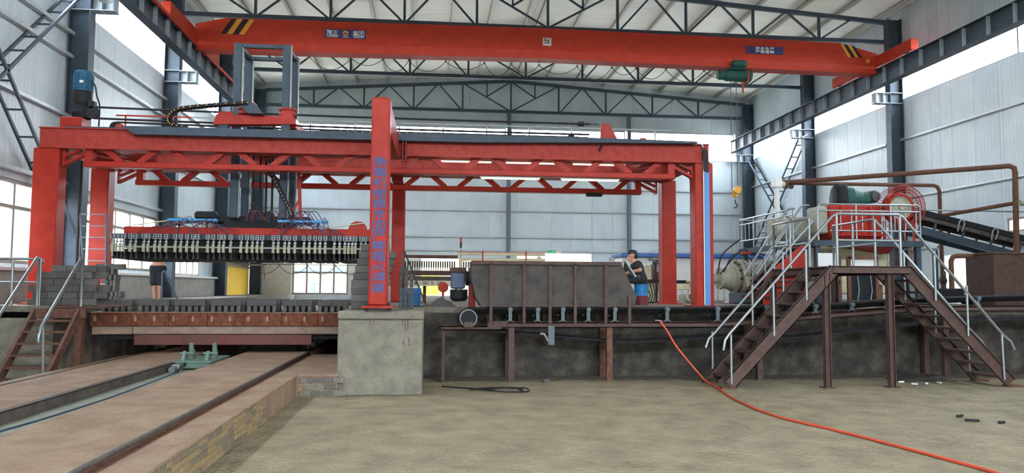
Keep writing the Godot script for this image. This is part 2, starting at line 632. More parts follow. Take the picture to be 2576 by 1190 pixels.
func build_hall() -> void:
	# ground floor of the hall, at the camera's feet
	b()
	bx(V((XL + XR) * 0.5, -0.1, (13.95 + ZF) * 0.5), Vector3(XR - XL, 0.2, 13.95 - ZF))
	struct(fin("floor", M.floor), "dusty bare concrete hall floor")
	# raised deck behind the dark retaining wall, and the deck left of the car track
	b()
	bx(V((-1.4 + XR) * 0.5, DECK - 0.1, (14.0 + ZB) * 0.5), Vector3(XR + 1.4, 0.2, ZB - 14.0))
	bx(V((XL - 6.43) * 0.5, DECK - 0.1, (13.75 + ZB) * 0.5), Vector3(-6.43 - XL, 0.2, ZB - 13.75))
	bx(V(-3.9, DECK - 0.3, (21.5 + ZB) * 0.5), Vector3(5.1, 0.2, ZB - 21.5))
	struct(fin("floor_deck", M.deckc), "raised concrete working deck")
	b()
	bx(V((-0.2 + XR) * 0.5, 0.58, 14.0), Vector3(XR + 0.2, 1.16, 0.1))
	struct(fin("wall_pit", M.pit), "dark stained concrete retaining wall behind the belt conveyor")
	b()
	bx(V(-6.48, 0.22, 17.8), Vector3(0.1, 1.8, 7.6))
	bx(V(-1.34, 0.22, 17.76), Vector3(0.1, 1.8, 7.48))
	bx(V(-3.9, 0.2, 21.5), Vector3(5.1, 1.8, 0.1))
	struct(fin("wall_track", M.pit), "concrete walls of the car track pit, coloured dark for the shade there")  # dark tone chosen here to deepen the shade under the kiln car
	b()
	bx(V(-7.45, 0.57, 13.8), Vector3(2.1, 1.18, 0.1))
	struct(fin("wall_deck", M.block), "pale concrete retaining wall of the left deck")
	b()
	bx(V(-3.9, -0.7, 18.5), Vector3(5.1, 0.2, 6.2))
	struct(fin("floor_pit", M.pit), "floor of the car pit, coloured dark for the shade there")  # floor coloured dark to stand in for shade below the car

	# walls
	var flat := func(_u): return 11.38
	var slope := func(u): return roof_y(u) + 0.14
	var wl := Node3D.new()
	wl.name = "wall_left"
	add_child(wl)
	wl.position = V(XL, 0, 14)
	struct(wl, "white ribbed metal wall left of the car track")
	var holes_l := [[ZF + 0.5, 36.9, 8.2, 9.55], [13.4, 18.6, 2.05, 3.75], [19.5, 24.6, 2.05, 3.7], [25.6, 29.1, 1.97, 3.7], [31.5, 36.8, 1.2, 2.9]]
	clad(wl, false, XL, 1.0, ZF, ZB, 0.0, flat, holes_l, 1.0, M.panel, M.panel_b)
	var wr := Node3D.new()
	wr.name = "wall_right"
	add_child(wr)
	wr.position = V(XR, 0, 14)
	struct(wr, "white ribbed metal wall on the extruder side")
	var holes_r := [[ZF + 0.5, 36.9, 8.15, 9.55], [20.0, 22.55, 1.26, 2.72], [18.9, 19.87, 3.25, 3.64]]
	clad(wr, false, XR, -1.0, ZF, ZB, 0.0, flat, holes_r, 1.0, M.panel, M.panel_b)
	var wb := Node3D.new()
	wb.name = "wall_back"
	add_child(wb)
	wb.position = V(3.75, 0, ZB)
	struct(wb, "white metal back wall with a strip window under the roof")
	var holes_b := [[-8.0, 15.2, 8.05, 9.5], [-6.6, -4.0, 1.27, 2.95], [-0.55, 3.3, 1.27, 3.02], [4.07, 7.76, 1.27, 3.33]]
	clad(wb, true, ZB, -1.0, XL, XR, 0.0, slope, holes_b, 1.02, M.panel, M.panel_b)
	var wf := Node3D.new()
	wf.name = "wall_front"
	add_child(wf)
	wf.position = V(3.75, 0, ZF)
	struct(wf, "unseen metal gable wall with a gate opening sized for its light")
	clad(wf, true, ZF, 1.0, XL, XR, 0.0, slope, [[1.5, 6.5, 0.0, 3.6], [-8.0, 15.2, 8.05, 9.5]], 1.02, M.panel, M.panel_b)  # unseen gate opening, its size set by the light it lets in

	# girts: horizontal rails that carry the cladding
	for y in [6.75, 4.75, 3.0]:
		for seg in [[-8.9, 24.7], [25.3, 30.7], [31.3, 37.1]]:
			if y == 3.0 and seg[0] < 20.0:
				seg = [22.7, 24.7]
			b()
			chan(V(XR - 0.1, y, seg[0]), V(XR - 0.1, y, seg[1]), 0.12, 0.07, 0.012, -1.0)
			fin("girt", M.girt, wr)
	for y in [7.45, 6.9, 5.5, 3.95]:
		for seg in [[-8.9, 18.7], [19.3, 24.7], [25.3, 30.7], [31.3, 37.1]]:
			b()
			chan(V(XL + 0.1, y, seg[0]), V(XL + 0.1, y, seg[1]), 0.12, 0.08, 0.012, 1.0)
			fin("girt", M.girt, wl)
	for y in [6.5, 5.37, 4.08, 3.42]:
		for seg in [[-8.3, -2.5], [-2.3, 3.5], [3.75, 9.5], [9.75, 15.4]]:
			b()
			chan(V(seg[0], y, ZB - 0.1), V(seg[1], y, ZB - 0.1), 0.1, 0.07, 0.012, 1.0)
			fin("girt", M.girt, wb)

	# high strip windows, lower windows
	var n := 0
	for z in [[-8.4, -5.2], [-4.8, 0.75], [1.25, 6.75], [7.25, 12.75], [13.25, 18.75], [19.25, 24.75], [25.25, 30.75], [31.25, 36.85]]:
		n += 1
		glaze("window_%d" % n, false, XL - 0.06, z[0], z[1], 8.2, 9.55, 1, [], M.steel_lt, 0.05, "high strip window over the left runway")
		n += 1
		glaze("window_%d" % n, false, XR + 0.06, z[0], z[1], 8.15, 9.55, 1, [], M.steel_lt, 0.05, "high strip window over the right runway")
	for x in [[-7.9, -2.5], [-2.3, 3.5], [3.75, 9.5], [9.75, 15.15]]:
		n += 1
		glaze("window_%d" % n, true, ZB + 0.06, x[0], x[1], 8.05, 9.5, 1, [], M.steel_lt, 0.05, "strip window high in the back wall")
	for z in [[13.4, 18.6, 2.05, 3.75], [19.5, 24.6, 2.05, 3.7], [25.6, 29.1, 1.97, 3.7]]:
		n += 1
		glaze("window_%d" % n, false, XL - 0.04, z[0], z[1], z[2], z[3], 5, [z[2] + 1.15], M.frame, 0.07, "brown framed window in the left wall")
	n += 1
	glaze("window_%d" % n, true, ZB + 0.04, -6.6, -4.0, 1.27, 2.95, 4, [2.31], M.frame, 0.08, "brown framed window in the back wall over the kiln car")
	n += 1
	glaze("window_%d" % n, false, XR + 0.04, 18.9, 19.87, 3.25, 3.64, 1, [], M.frame, 0.05, "small window high beside the inclined conveyor")

	# yellow sliding door in the left wall
	var yd := Node3D.new()
	yd.name = "door_1"
	add_child(yd)
	yd.position = V(XL, 1.2, 34)
	struct(yd, "yellow sliding door in the left wall")
	pbx("door_leaf", M.ydoor, yd, V(XL - 0.03, 1.83, 34.1), Vector3(0.05, 1.26, 5.3))
	pbx("transom", M.outwall, yd, V(XL - 0.03, 2.7, 34.1), Vector3(0.05, 0.36, 5.3))
	pbx("door_rail", M.frame, yd, V(XL + 0.02, 2.48, 34.1), Vector3(0.06, 0.07, 5.3))

	# plaster dado and sills
	b()
	for z in [[13.8, 18.7], [19.3, 24.7], [25.3, 30.7]]:
		bx(V(XL + 0.09, (DECK + 1.9) * 0.5, (z[0] + z[1]) * 0.5), Vector3(0.12, 1.9 - DECK, z[1] - z[0]))
	struct(fin("baseboard_left", M.dado), "grey plastered dado under the left windows")
	b()
	for z in [[13.8, 18.7], [19.3, 24.7], [25.3, 30.7]]:
		cb(V(XL + 0.12, 1.94, (z[0] + z[1]) * 0.5), Vector3(0.26, 0.08, z[1] - z[0]), 0.01)
	struct(fin("trim_1", M.white), "white window sill ledge along the left wall")
	b()
	bx(V(-7.35, (DECK + 3.0) * 0.5, ZB - 0.06), Vector3(1.45, 3.0 - DECK, 0.08))
	bx(V(-2.3, (DECK + 3.0) * 0.5, ZB - 0.06), Vector3(3.3, 3.0 - DECK, 0.08))
	struct(fin("baseboard_back", M.plaster), "beige plastered foot of the back wall")

	# roof: sheets on purlins
	var ce := Node3D.new()
	ce.name = "ceiling"
	add_child(ce)
	ce.position = V(3.75, 12, 14)
	struct(ce, "white insulated roof sheets on purlins")
	b()
	for s in [-1.0, 1.0]:
		var xe: float = XL - 0.2 if s < 0 else XR + 0.2
		var p := V(3.75, 12.12 + 0.1, ZF - 0.2)
		var q := V(xe, roof_y(xe) + 0.1, ZF - 0.2)
		prism([p, q, q + Vector3(0, 0.12, 0), p + Vector3(0, 0.12, 0)], Vector3(0, 0, -(ZB - ZF + 0.4)))
	fin("backing_sheet", M.roof, ce)
	var z := ZF
	while z < ZB - 0.2:
		var z1: float = min(z + 1.5, ZB)
		for s in [-1.0, 1.0]:
			var xe: float = XL if s < 0 else XR
			var p := V(3.75 + s * 0.02, 12.12 + 0.07, z + 0.01)
			var q := V(xe, roof_y(xe) + 0.07, z + 0.01)
			b()
			prism([p, q, q + Vector3(0, 0.03, 0), p + Vector3(0, 0.03, 0)], Vector3(0, 0, -(z1 - z - 0.02)))
			fin("roof_panel", M.roof, ce)
		z = z1
	for i in 9:
		for s in [-1.0, 1.0]:
			var x: float = 3.75 + s * (0.25 + i * 1.45)
			if x < XL + 0.1 or x > XR - 0.1:
				continue
			b()
			chan(V(x, roof_y(x) - 0.02, ZF), V(x, roof_y(x) - 0.02, ZB), 0.07, 0.17, 0.01, s)
			fin("purlin", M.purlin, ce)

	# yard outside
	b()
	bx(V(3, -0.35, 60), Vector3(200, 0.5, 44))
	bx(V(3, -0.35, -30), Vector3(200, 0.5, 41))
	bx(V(-60, -0.35, 14), Vector3(102, 0.5, 48))
	bx(V(66, -0.35, 14), Vector3(99, 0.5, 48))
	struct(fin("floor_yard", M.yard), "pale yard outside the hall")

# ---------------------------------------------------------------- lettering
const GLYPH := {
	"正": "1181 5159 5585 2429 0999", "团": "0090 0009 9099 0999 2373 5257 5336", "集": "3003 2226 2191 2383 2484 2686 5156 0797 5659 5719 5799",
	"豫": "004022 1133 0444 242918 6052 618172 529294545 7274 7456 75878979 7658 8699", "安": "5051 13119193 436489 745719 0595",
	"全": "5004 5094 2474 2676 0999 5459", "生": "2004 1282 2585 0999 5059", "产": "5051 1191 3243 7263 1494 141709", "严": "0090 3034 6064 1123 8173 1494 141709",
	"禁": "0141 2024 2104 2143 5191 7074 7153 7194 2575 0696 5659 3719 6789", "超": "1141 2024 0353 2328 2545 1509 1749 4999 509083 7053 5494975754",
	"载": "0292 3033 1151 0454 331656 3539 0757 607699 9459 8091", "渤": "0011 0314 0916 2161 4042 2363 345445 454938 2666 63939889 707469",
	"海": "0011 0314 0916 4023 3191 33838969 332898 2595 5465 5667", "机": "0242 2029 2306 2445 515649 5181889897", "械": "0232 1019 1306 2435 3292 707599 9469 3565 434739 5359 8091",
	"提": "0232 202819 0634 4080834340 4282 4494 6468 6696 4639 476999", "示": "2171 0393 555948 3518 6588 5355", "您": "2003 1216 5033 419182 616555 4335 8395 1709 36397978 5667 8698",
	"搭": "0232 202819 0634 4191 5052 8082 6235 6295 5585 4797994947", "火": "2315 8275 504509 5599", "焊": "0305 3224 202509 2638 5090935350 5292 5595 4797 7579",
	"接": "0232 202819 0634 6061 4191 5253 8273 3494 654789 856849 3696"}

# strokes of one character, standing upright in the x-y plane, facing the camera
func glyph(ch: String, o: Vector3, w: float, h: float, t: float) -> void:
	var n := 0
	for st in GLYPH[ch].split(" "):
		var i := 0
		while i + 3 < st.length():
			var p := o + Vector3(int(st[i]) / 9.0 * w, -int(st[i + 1]) / 9.0 * h, 0)
			var q := o + Vector3(int(st[i + 2]) / 9.0 * w, -int(st[i + 3]) / 9.0 * h, 0)
			var d := (q - p).normalized() * t * 0.5
			if p.distance_to(q) > 0.001:
				n += 1
				bar(p - d, q + d, t, 0.004 + n * 0.0003, Vector3.BACK)
			i += 2

func text(called: String, words: String, o: Vector3, size: float, mat: Material, parent: Node, width := 0.0) -> void:
	var tm := TextMesh.new()
	var f := SystemFont.new()
	f.font_names = PackedStringArray(["Droid Sans"])
	f.font_weight = 700
	tm.font = f
	tm.text = words
	tm.font_size = 64
	tm.pixel_size = size / 46.0
	tm.depth = 0.004
	var n := MeshInstance3D.new()
	n.name = called
	n.mesh = tm
	n.material_override = mat
	parent.add_child(n, true)
	n.position = o - (parent.get_parent() as Node3D).position if parent.get_parent() == self else o
	if parent.get_parent() == self:
		n.position = o - (parent as Node3D).position
	if width > 0.0:
		var w := tm.get_aabb().size.x
		if w > 0.0:
			n.scale.x = width / w

# ---------------------------------------------------------------- steel frame
func column(x: float, z: float, side: float, label: String) -> void:
	var t := thing("steel_column", label, "column", V(x, DECK, z), "steel columns along the walls")
	b()
	hbeam(V(x, DECK, z), V(x, 10.95, z), 0.3, 0.46, 0.018, Vector3.RIGHT)
	fin("shaft", M.steel, t)
	pbx("base_plate", M.steel, t, V(x, DECK + 0.012, z), Vector3(0.56, 0.024, 0.4))
	# bracket that carries the crane runway
	b()
	var xe := x - side * 0.75
	prism([V(x - side * 0.23, 8.36, z - 0.01), V(xe, 8.36, z - 0.01), V(xe, 8.0, z - 0.01), V(x - side * 0.23, 8.0, z - 0.01)], Vector3(0, 0, -0.02))
	bx(V(x - side * 0.49, 8.345, z), Vector3(0.54, 0.02, 0.3))
	bx(V(x - side * 0.49, 8.0, z), Vector3(0.54, 0.02, 0.3))
	bx(V(xe + side * 0.02, 8.19, z), Vector3(0.02, 0.32, 0.3))
	bx(V(x - side * 0.47, 8.15, z), Vector3(0.015, 0.36, 0.28))
	fin("runway_bracket", M.steel_lt, t)
	b()
	for y in [8.36, 8.0]:
		for s in [-1.0, 1.0]:
			bx(V(x, y, z + s * 0.08), Vector3(0.42, 0.016, 0.13))
	fin("stiffener_plate", M.steel_lt, t)

func truss(z: float, label: String) -> void:
	var t := thing("roof_truss", label, "roof truss", V(3.7, 10.2, z), "roof trusses across the hall")
	b()
	cbar(V(-7.95, 10.22, z), V(15.5, 10.22, z), 0.14, 0.14, 0.015)
	fin("bottom_chord", M.steel, t)
	for s in [-1.0, 1.0]:
		var xe: float = -8.0 if s < 0 else 15.55
		b()
		cbar(V(3.7, 11.74, z), V(xe, 10.92, z), 0.14, 0.14, 0.015)
		fin("top_chord", M.steel, t)
	for i in range(-4, 5):
		var x := 3.7 + i * 2.36
		var top := 11.74 - absf(x - 3.7) * 0.0695
		pbar("post", M.steel, t, V(x, 10.25, z), V(x, top - 0.05, z), 0.08, 0.08)
	for i in range(-5, 5):
		var xm := 3.7 + (i + 0.5) * 2.36
		var top := 11.74 - absf(xm - 3.7) * 0.0695 - 0.05
		if i == -1 or i == 0:
			# the two middle bays: one long diagonal, a half post and a short stay
			var sg := -1.0 if i < 0 else 1.0
			var mid := V(xm, 10.95, z)
			pbar("diagonal", M.steel, t, V(3.7 + sg * 0.06, 10.27, z), V(3.7 + sg * 2.3, 11.53, z), 0.06, 0.06)
			pbar("half_post", M.steel, t, mid, V(xm, top, z), 0.06, 0.06)
			pbar("diagonal", M.steel, t, mid, V(3.7 + sg * 0.08, 11.66, z), 0.06, 0.06)
			continue
		if i > -5:
			pbar("diagonal", M.steel, t, V(xm - 0.06, top, z), V(xm - 1.1, 10.27, z), 0.06, 0.06)
		if i < 4:
			pbar("diagonal", M.steel, t, V(xm + 0.06, top, z), V(xm + 1.1, 10.27, z), 0.06, 0.06)

func lattice(x: float, za: float, ya: float, zc: float, yc: float, label: String) -> void:
	var t := thing("lattice_brace", label, "brace", V(x, min(ya, yc), (za + zc) * 0.5), "ladder shaped wall braces")
	for dx in [-0.17, 0.17]:
		pbar("rail", M.steel, t, V(x + dx, ya, za), V(x + dx, yc, zc), 0.05, 0.06)
	var n := int(Vector2(za - zc, ya - yc).length() / 0.62)
	for i in range(1, n):
		var f := float(i) / n
		pbar("rung", M.steel, t, V(x - 0.17, lerpf(ya, yc, f), lerpf(za, zc, f)), V(x + 0.17, lerpf(ya, yc, f), lerpf(za, zc, f)), 0.035, 0.035)

func runway(x: float, side: float, label: String) -> void:
	var t := thing("runway_beam", label, "beam", V(x, 8.38, 14), "crane runway beams")
	b()
	hbeam(V(x, 8.68, -8.8), V(x, 8.68, 36.6), 0.28, 0.58, 0.018)
	fin("beam", M.steel, t)
	pbx("rail", M.grey, t, V(x, 9.0, 13.9), Vector3(0.06, 0.06, 45.4))
	var z := 12.0
	while z < 36.5:
		pbx("stiffener", M.steel_lt, t, V(x - side * 0.075, 8.68, z), Vector3(0.12, 0.53, 0.012))
		z += 0.95

func build_frame() -> void:
	column(-8.2, 18.45, -1.0, "dark steel column behind the blue drive motor")
	column(-8.2, 24.7, -1.0, "dark steel column behind the man in black shorts")
	column(-8.2, 30.8, -1.0, "dark steel column just left of the yellow door")
	column(-8.2, 36.8, -1.0, "dark steel column in the far left corner")
	column(15.7, 24.5, 1.0, "dark steel column behind the red flywheel guard")
	column(15.7, 30.6, 1.0, "dark steel column beside the white vent pipe")
	column(15.7, 36.8, 1.0, "dark steel column in the far right corner")
	for x in [-2.4, 3.63, 9.62]:
		var nm: Array = ["slim grey post on the back wall behind the lettered red post", "slim grey post on the back wall above the hopper", "slim grey post on the back wall behind the seated man"][[-2.4, 3.63, 9.62].find(x)].split("~")
		b()
		cbar(V(x, DECK, ZB - 0.25), V(x, 10.2, ZB - 0.25), 0.18, 0.2, 0.01)
		tag(fin("wall_post", M.greybl), nm[0], "post", "posts on the back wall")
	truss(24.7, "dark steel roof truss right above the red crane girder")
	truss(30.8, "dark steel roof truss seen just below the red crane girder")
	truss(36.8, "dark steel roof truss against the white back gable")
	lattice(-8.2, 12.4, 3.2, 18.2, 8.4, "ladder shaped brace rising to the left column with the motor")
	lattice(-8.2, 12.4, 8.2, 18.2, 2.8, "ladder shaped brace falling behind the left red post")
	lattice(15.7, 31.0, 3.0, 36.6, 8.2, "ladder shaped brace rising into the far right corner")
	lattice(15.7, 30.9, 8.3, 36.6, 3.0, "ladder shaped brace crossing beside the white vent pipe")
	runway(-7.4, -1.0, "grey crane runway beam under the left strip windows")
	runway(14.75, 1.0, "grey crane runway beam under the right strip windows")
	var cr := thing("conductor_rail", "thin red conductor rail along the left runway beam", "rail", V(-7.2, 8.9, 20))
	pbx("rail", M.red_cr, cr, V(-7.2, 8.93, 20.2), Vector3(0.05, 0.09, 23.0))
	for i in 12:
		pbx("holder", M.red_cr, cr, V(-7.25, 8.9, 9.5 + i * 1.9), Vector3(0.16, 0.03, 0.05))
	var f2 := thing("floodlight", "small square floodlight on the right column under the runway", "lamp", V(15.2, 8.0, 30.2))
	b()
	cb(V(15.25, 7.98, 30.1), Vector3(0.3, 0.05, 0.22), 0.01, Basis(Vector3.BACK, 0.5))
	fin("case", M.grey, f2)
	pbar("bracket", M.steel, f2, V(15.44, 8.06, 30.4), V(15.3, 8.0, 30.15), 0.03, 0.03)
	var fl := thing("floodlight", "round floodlight on the column at the upper left corner", "lamp", V(-7.85, 8.3, 18.2))
	b()
	lathe(V(-7.55, 8.28, 18.0), Vector3(0.5, -0.6, 0.6), [Vector2(0.06, -0.2), Vector2(0.09, -0.18), Vector2(0.12, -0.02), Vector2(0.2, 0.12), Vector2(0.19, 0.12), Vector2(0.1, 0.0)])
	fin("reflector", M.grey, fl)
	pbar("bracket", M.steel, fl, V(-7.7, 8.35, 18.22), V(-7.6, 8.3, 18.05), 0.05, 0.03)

# ---------------------------------------------------------------- overhead crane
func build_crane() -> void:
	var z := 24.0
	var t := thing("bridge_crane", "red overhead bridge crane girder spanning the hall", "crane", V(3.7, 8.9, z))
	b()
	var top := [V(-7.3, 9.62, z - 0.2), V(-6.4, 9.83, z - 0.2), V(3.6, 9.92, z - 0.2), V(13.4, 9.83, z - 0.2), V(14.7, 9.5, z - 0.2), V(14.7, 9.1, z - 0.2), V(3.6, 9.2, z - 0.2), V(-7.3, 9.1, z - 0.2)]
	prism(top, Vector3(0, 0, -0.4))
	fin("girder", M.red_cr, t)
	b()
	prism([V(-7.3, 9.1, z - 0.2), V(3.6, 9.2, z - 0.2), V(14.7, 9.1, z - 0.2), V(14.7, 8.84, z - 0.15), V(3.6, 8.95, z - 0.15), V(-7.3, 8.84, z - 0.15)], Vector3(0, 0, -0.32))
	prism([V(-7.1, 8.84, z - 0.24), V(3.6, 8.95, z - 0.24), V(14.5, 8.84, z - 0.24), V(14.5, 8.81, z - 0.24), V(3.6, 8.92, z - 0.24), V(-7.1, 8.81, z - 0.24)], Vector3(0, 0, -0.48))
	fin("lower_flange", M.red_cr, t)
	for s in [[-7.35, 21.4, 26.2], [14.75, 21.9, 26.6]]:
		b()
		cb(V(s[0], 9.24, (s[1] + s[2]) * 0.5), Vector3(0.26, 0.36, s[2] - s[1]), 0.02)
		var ec := fin("end_carriage", M.red_cr, t)
		for zz in [s[1] + 0.35, s[2] - 0.35]:
			pcy("wheel", M.steel, ec, V(s[0] - 0.07, 9.13, zz), V(s[0] + 0.07, 9.13, zz), 0.1)
	# warning stripes
	for k in 4:
		var x := -6.54 + k * 0.18
		b()
		prism([V(x, 9.33, z - 0.205), V(x + 0.15, 9.33, z - 0.205), V(x + 0.45, 9.81, z - 0.205), V(x + 0.3, 9.81, z - 0.205)], Vector3(0, 0, 0.004))
		fin("warning_stripe", M.dark if k % 2 == 0 else M.yellow, t)
		x = 13.4 + k * 0.13
		b()
		prism([V(x + 0.26, 9.36, z - 0.205), V(x + 0.36, 9.36, z - 0.205), V(x + 0.1, 9.8 - k * 0.02, z - 0.205), V(x, 9.8 - k * 0.02, z - 0.205)], Vector3(0, 0, 0.004))
		fin("warning_stripe", M.yellow if k % 2 == 0 else M.dark, t)
	pcy("inspection_cover", M.yellow, t, V(14.35, 9.25, z - 0.2), V(14.35, 9.25, z - 0.215), 0.07, -1, 16)
	# sign boards
	var zf := z - 0.215
	var s1 := pbx("sign_board", M.signblue, t, V(-2.79, 9.47, zf), Vector3(1.26, 0.27, 0.02))
	s1.set_meta("label", "blue company sign with white characters and a round yellow emblem")
	var zl := zf - 0.013
	var xx := -3.36
	for ch in ["豫", "正", "集", "团"]:
		b()
		glyph(ch, V(xx, 9.57, zl), 0.15, 0.15, 0.02)
		fin("lettering", M.white, s1)
		xx += 0.62 if ch == "正" else 0.18
	text("lettering", "YUZHENG", V(-3.19, 9.375, zl), 0.055, M.white, s1, 0.34)
	text("lettering", "YUZHENG", V(-2.79, 9.37, zl), 0.035, M.white, s1, 0.18)
	text("lettering", "GROUP", V(-2.39, 9.375, zl), 0.055, M.white, s1, 0.31)
	b()
	lathe(V(-2.79, 9.49, zl + 0.004), Vector3(0, 0, 1), [Vector2(0.085, 0), Vector2(0.085, 0.006), Vector2(0.0, 0.006)], 24)
	fin("emblem", M.yellow, s1)
	b()
	prism([V(-2.87, 9.47, zl - 0.003), V(-2.83, 9.48, zl - 0.003), V(-2.79, 9.52, zl - 0.003), V(-2.75, 9.48, zl - 0.003), V(-2.71, 9.47, zl - 0.003), V(-2.74, 9.455, zl - 0.003), V(-2.79, 9.45, zl - 0.003), V(-2.84, 9.455, zl - 0.003)], Vector3(0, 0, 0.003))
	fin("emblem_mark", M.signblue, s1)
	var s2 := pbx("sign_board", M.white, t, V(3.54, 9.47, zf), Vector3(0.27, 0.25, 0.02))
	s2.set_meta("label", "small white plate reading 5t")
	text("lettering", "5t", V(3.53, 9.49, zl), 0.16, M.maroon, s2, 0.18)
	var s3 := pbx("sign_board", M.signblue, t, V(10.77, 9.47, zf), Vector3(1.27, 0.25, 0.02))
	s3.set_meta("label", "blue safety sign with two lines of white characters")
	var i3 := 0
	for ch in ["安", "全", "生", "产", "严", "禁", "超", "载"]:
		b()
		glyph(ch, V(10.46 + (i3 % 4) * 0.165, 9.575 if i3 < 4 else 9.46, zl), 0.12, 0.085, 0.017)
		fin("lettering", M.white, s3)
		i3 += 1
	b()
	for q in [[10.2, 9.37, 10.31, 9.57], [10.31, 9.57, 10.42, 9.37], [10.2, 9.37, 10.42, 9.37], [10.31, 9.5, 10.31, 9.43]]:
		bar(V(q[0], q[1], zl), V(q[2], q[3], zl), 0.014, 0.004, Vector3.BACK)
	fin("warning_triangle", M.maroon, s3)
	# hoist under the girder
	var h := thing("electric_hoist", "green electric hoist hanging under the crane girder", "hoist", V(9.8, 8.4, z))
	b()
	lathe(V(9.2, 8.62, z - 0.1), Vector3.RIGHT, [Vector2(0, 0), Vector2(0.12, 0.0), Vector2(0.15, 0.03), Vector2(0.15, 0.22), Vector2(0.17, 0.24), Vector2(0.19, 0.3), Vector2(0.19, 0.85), Vector2(0.21, 0.87), Vector2(0.21, 1.08), Vector2(0.17, 1.13), Vector2(0, 1.14)], 24)
	fin("drum", M.teal, h)
	b()
	cb(V(9.86, 8.9, z - 0.12), Vector3(0.5, 0.22, 0.3), 0.03)
	lathe(V(9.6, 8.96, z - 0.3), Vector3.RIGHT, [Vector2(0, 0), Vector2(0.1, 0.02), Vector2(0.12, 0.1), Vector2(0.12, 0.4), Vector2(0.09, 0.5), Vector2(0, 0.5)], 18)
	fin("trolley", M.teal, h)
	pbx("rope_guide", M.red, h, V(10.17, 8.6, z - 0.1), Vector3(0.05, 0.42, 0.44), 0.01)
	pcy("limit_handle", M.red, h, V(9.97, 8.38, z - 0.3), V(9.97, 8.0, z - 0.3), 0.03)
	for x in [9.64, 9.83]:
		pcy("rope", M.steel, h, V(x, 8.5, z - 0.1), V(x, 4.85, z - 0.1), 0.012, -1, 6)
	b()
	cb(V(9.74, 4.76, z - 0.1), Vector3(0.17, 0.34, 0.12), 0.05)
	lathe(V(9.74, 4.82, z - 0.18), Vector3(0, 0, -1), [Vector2(0, -0.16), Vector2(0.12, -0.16), Vector2(0.12, 0.0), Vector2(0, 0.0)], 18)
	fin("hook_block", M.yellow, h)
	var hk := []
	for i in 13:
		var a := 0.4 + i * 0.42
		hk.append(V(9.74 + 0.07 * sin(a - 0.4), 4.34 + 0.075 * cos(a - 0.4) , z - 0.1))
	ptb("hook", M.steel, h, [V(9.74, 4.53, z - 0.1)] + hk.slice(0, 10), 0.022, 8)
	# festoon cable
	var fc := thing("festoon_cable", "brown festoon cable looping along the crane girder", "cable", V(3.0, 8.9, z + 0.25))
	var x0 := -5.0
	var k := 0
	while x0 < 9.0:
		var w := 1.05 + 0.25 * sin(k * 1.7)
		ptb("loop", M.brown, fc, sag(V(x0, 8.85, z + 0.28), V(x0 + w, 8.86, z + 0.28), 0.32 + 0.1 * sin(k * 2.3), 12), 0.011, 6)
		pbx("cable_clip", M.steel, fc, V(x0, 8.86, z + 0.28), Vector3(0.05, 0.06, 0.06))
		x0 += w
		k += 1

# ---------------------------------------------------------------- brick setting machine
const CLAMPS := [-5.96, -5.89, -5.82, -5.76, -5.64, -5.55, -5.4, -5.32, -5.2, -5.11, -5.0, -4.83, -4.73, -4.62, -4.51, -4.43, -4.24, -4.14, -4.03, -3.95, -3.82, -3.63, -3.52, -3.42, -3.33, -3.24, -3.03, -2.94, -2.82, -2.74, -2.63, -2.46, -2.36, -2.25, -2.16, -2.06, -1.89, -1.79, -1.69, -1.62, -1.55, -1.49, -1.38, -1.3, -1.2, -1.08, -1.0]

func hung_beam(t: Node3D, zf: float) -> void:
	var zc := zf + 0.16
	b()
	cb(V(-0.87, 4.33, zc), Vector3(12.74, 0.37, 0.32), 0.015)
	fin("main_beam", M.red_tr, t)
	b()
	for y in [4.145, 4.515]:
		bx(V(-0.87, y, zc), Vector3(12.74, 0.018, 0.4))
	fin("beam_flange", M.red_tr, t)
	b()
	cb(V(-0.83, 3.865, zc), Vector3(11.3, 0.11, 0.2), 0.012)
	fin("truss_chord", M.red, t)
	for x in [-6.39, 4.74]:
		pbx("truss_post", M.red, t, V(x, 4.03, zc), Vector3(0.14, 0.24, 0.18))
	var x0 := -6.13
	for i in 9:
		pbar("truss_diagonal", M.red, t, V(x0, 4.17, zc), V(x0 + 0.32, 3.9, zc), 0.14, 0.105)
		if x0 + 0.9 < 4.62:
			pbar("truss_diagonal", M.red, t, V(x0 + 0.62, 3.9, zc), V(x0 + 0.94, 4.17, zc), 0.14, 0.105)
		x0 += 1.215

func leg(t: Node3D, x0: float, x1: float, z: float, y1 := 4.14) -> void:
	var xm := (x0 + x1) * 0.5
	var w := x1 - x0
	b()
	cb(V(xm, (DECK + y1) * 0.5, z + 0.16), Vector3(w, y1 - DECK, 0.34), 0.015)
	var l := fin("post", M.red, t)
	pbx("base_plate", M.red, l, V(xm, DECK + 0.015, z + 0.16), Vector3(w + 0.2, 0.03, 0.5))

func knee(t: Node3D, x: float, s: float, z: float) -> void:
	pbar("knee_brace", M.red, t, V(x, 3.86, z), V(x + s * 0.5, 4.12, z), 0.12, 0.05)
	pbar("knee_brace", M.red, t, V(x, 4.0, z), V(x + s * 0.3, 4.13, z), 0.12, 0.04)
	pbx("knee_plate", M.red, t, V(x + s * 0.02, 3.98, z), Vector3(0.04, 0.3, 0.14))

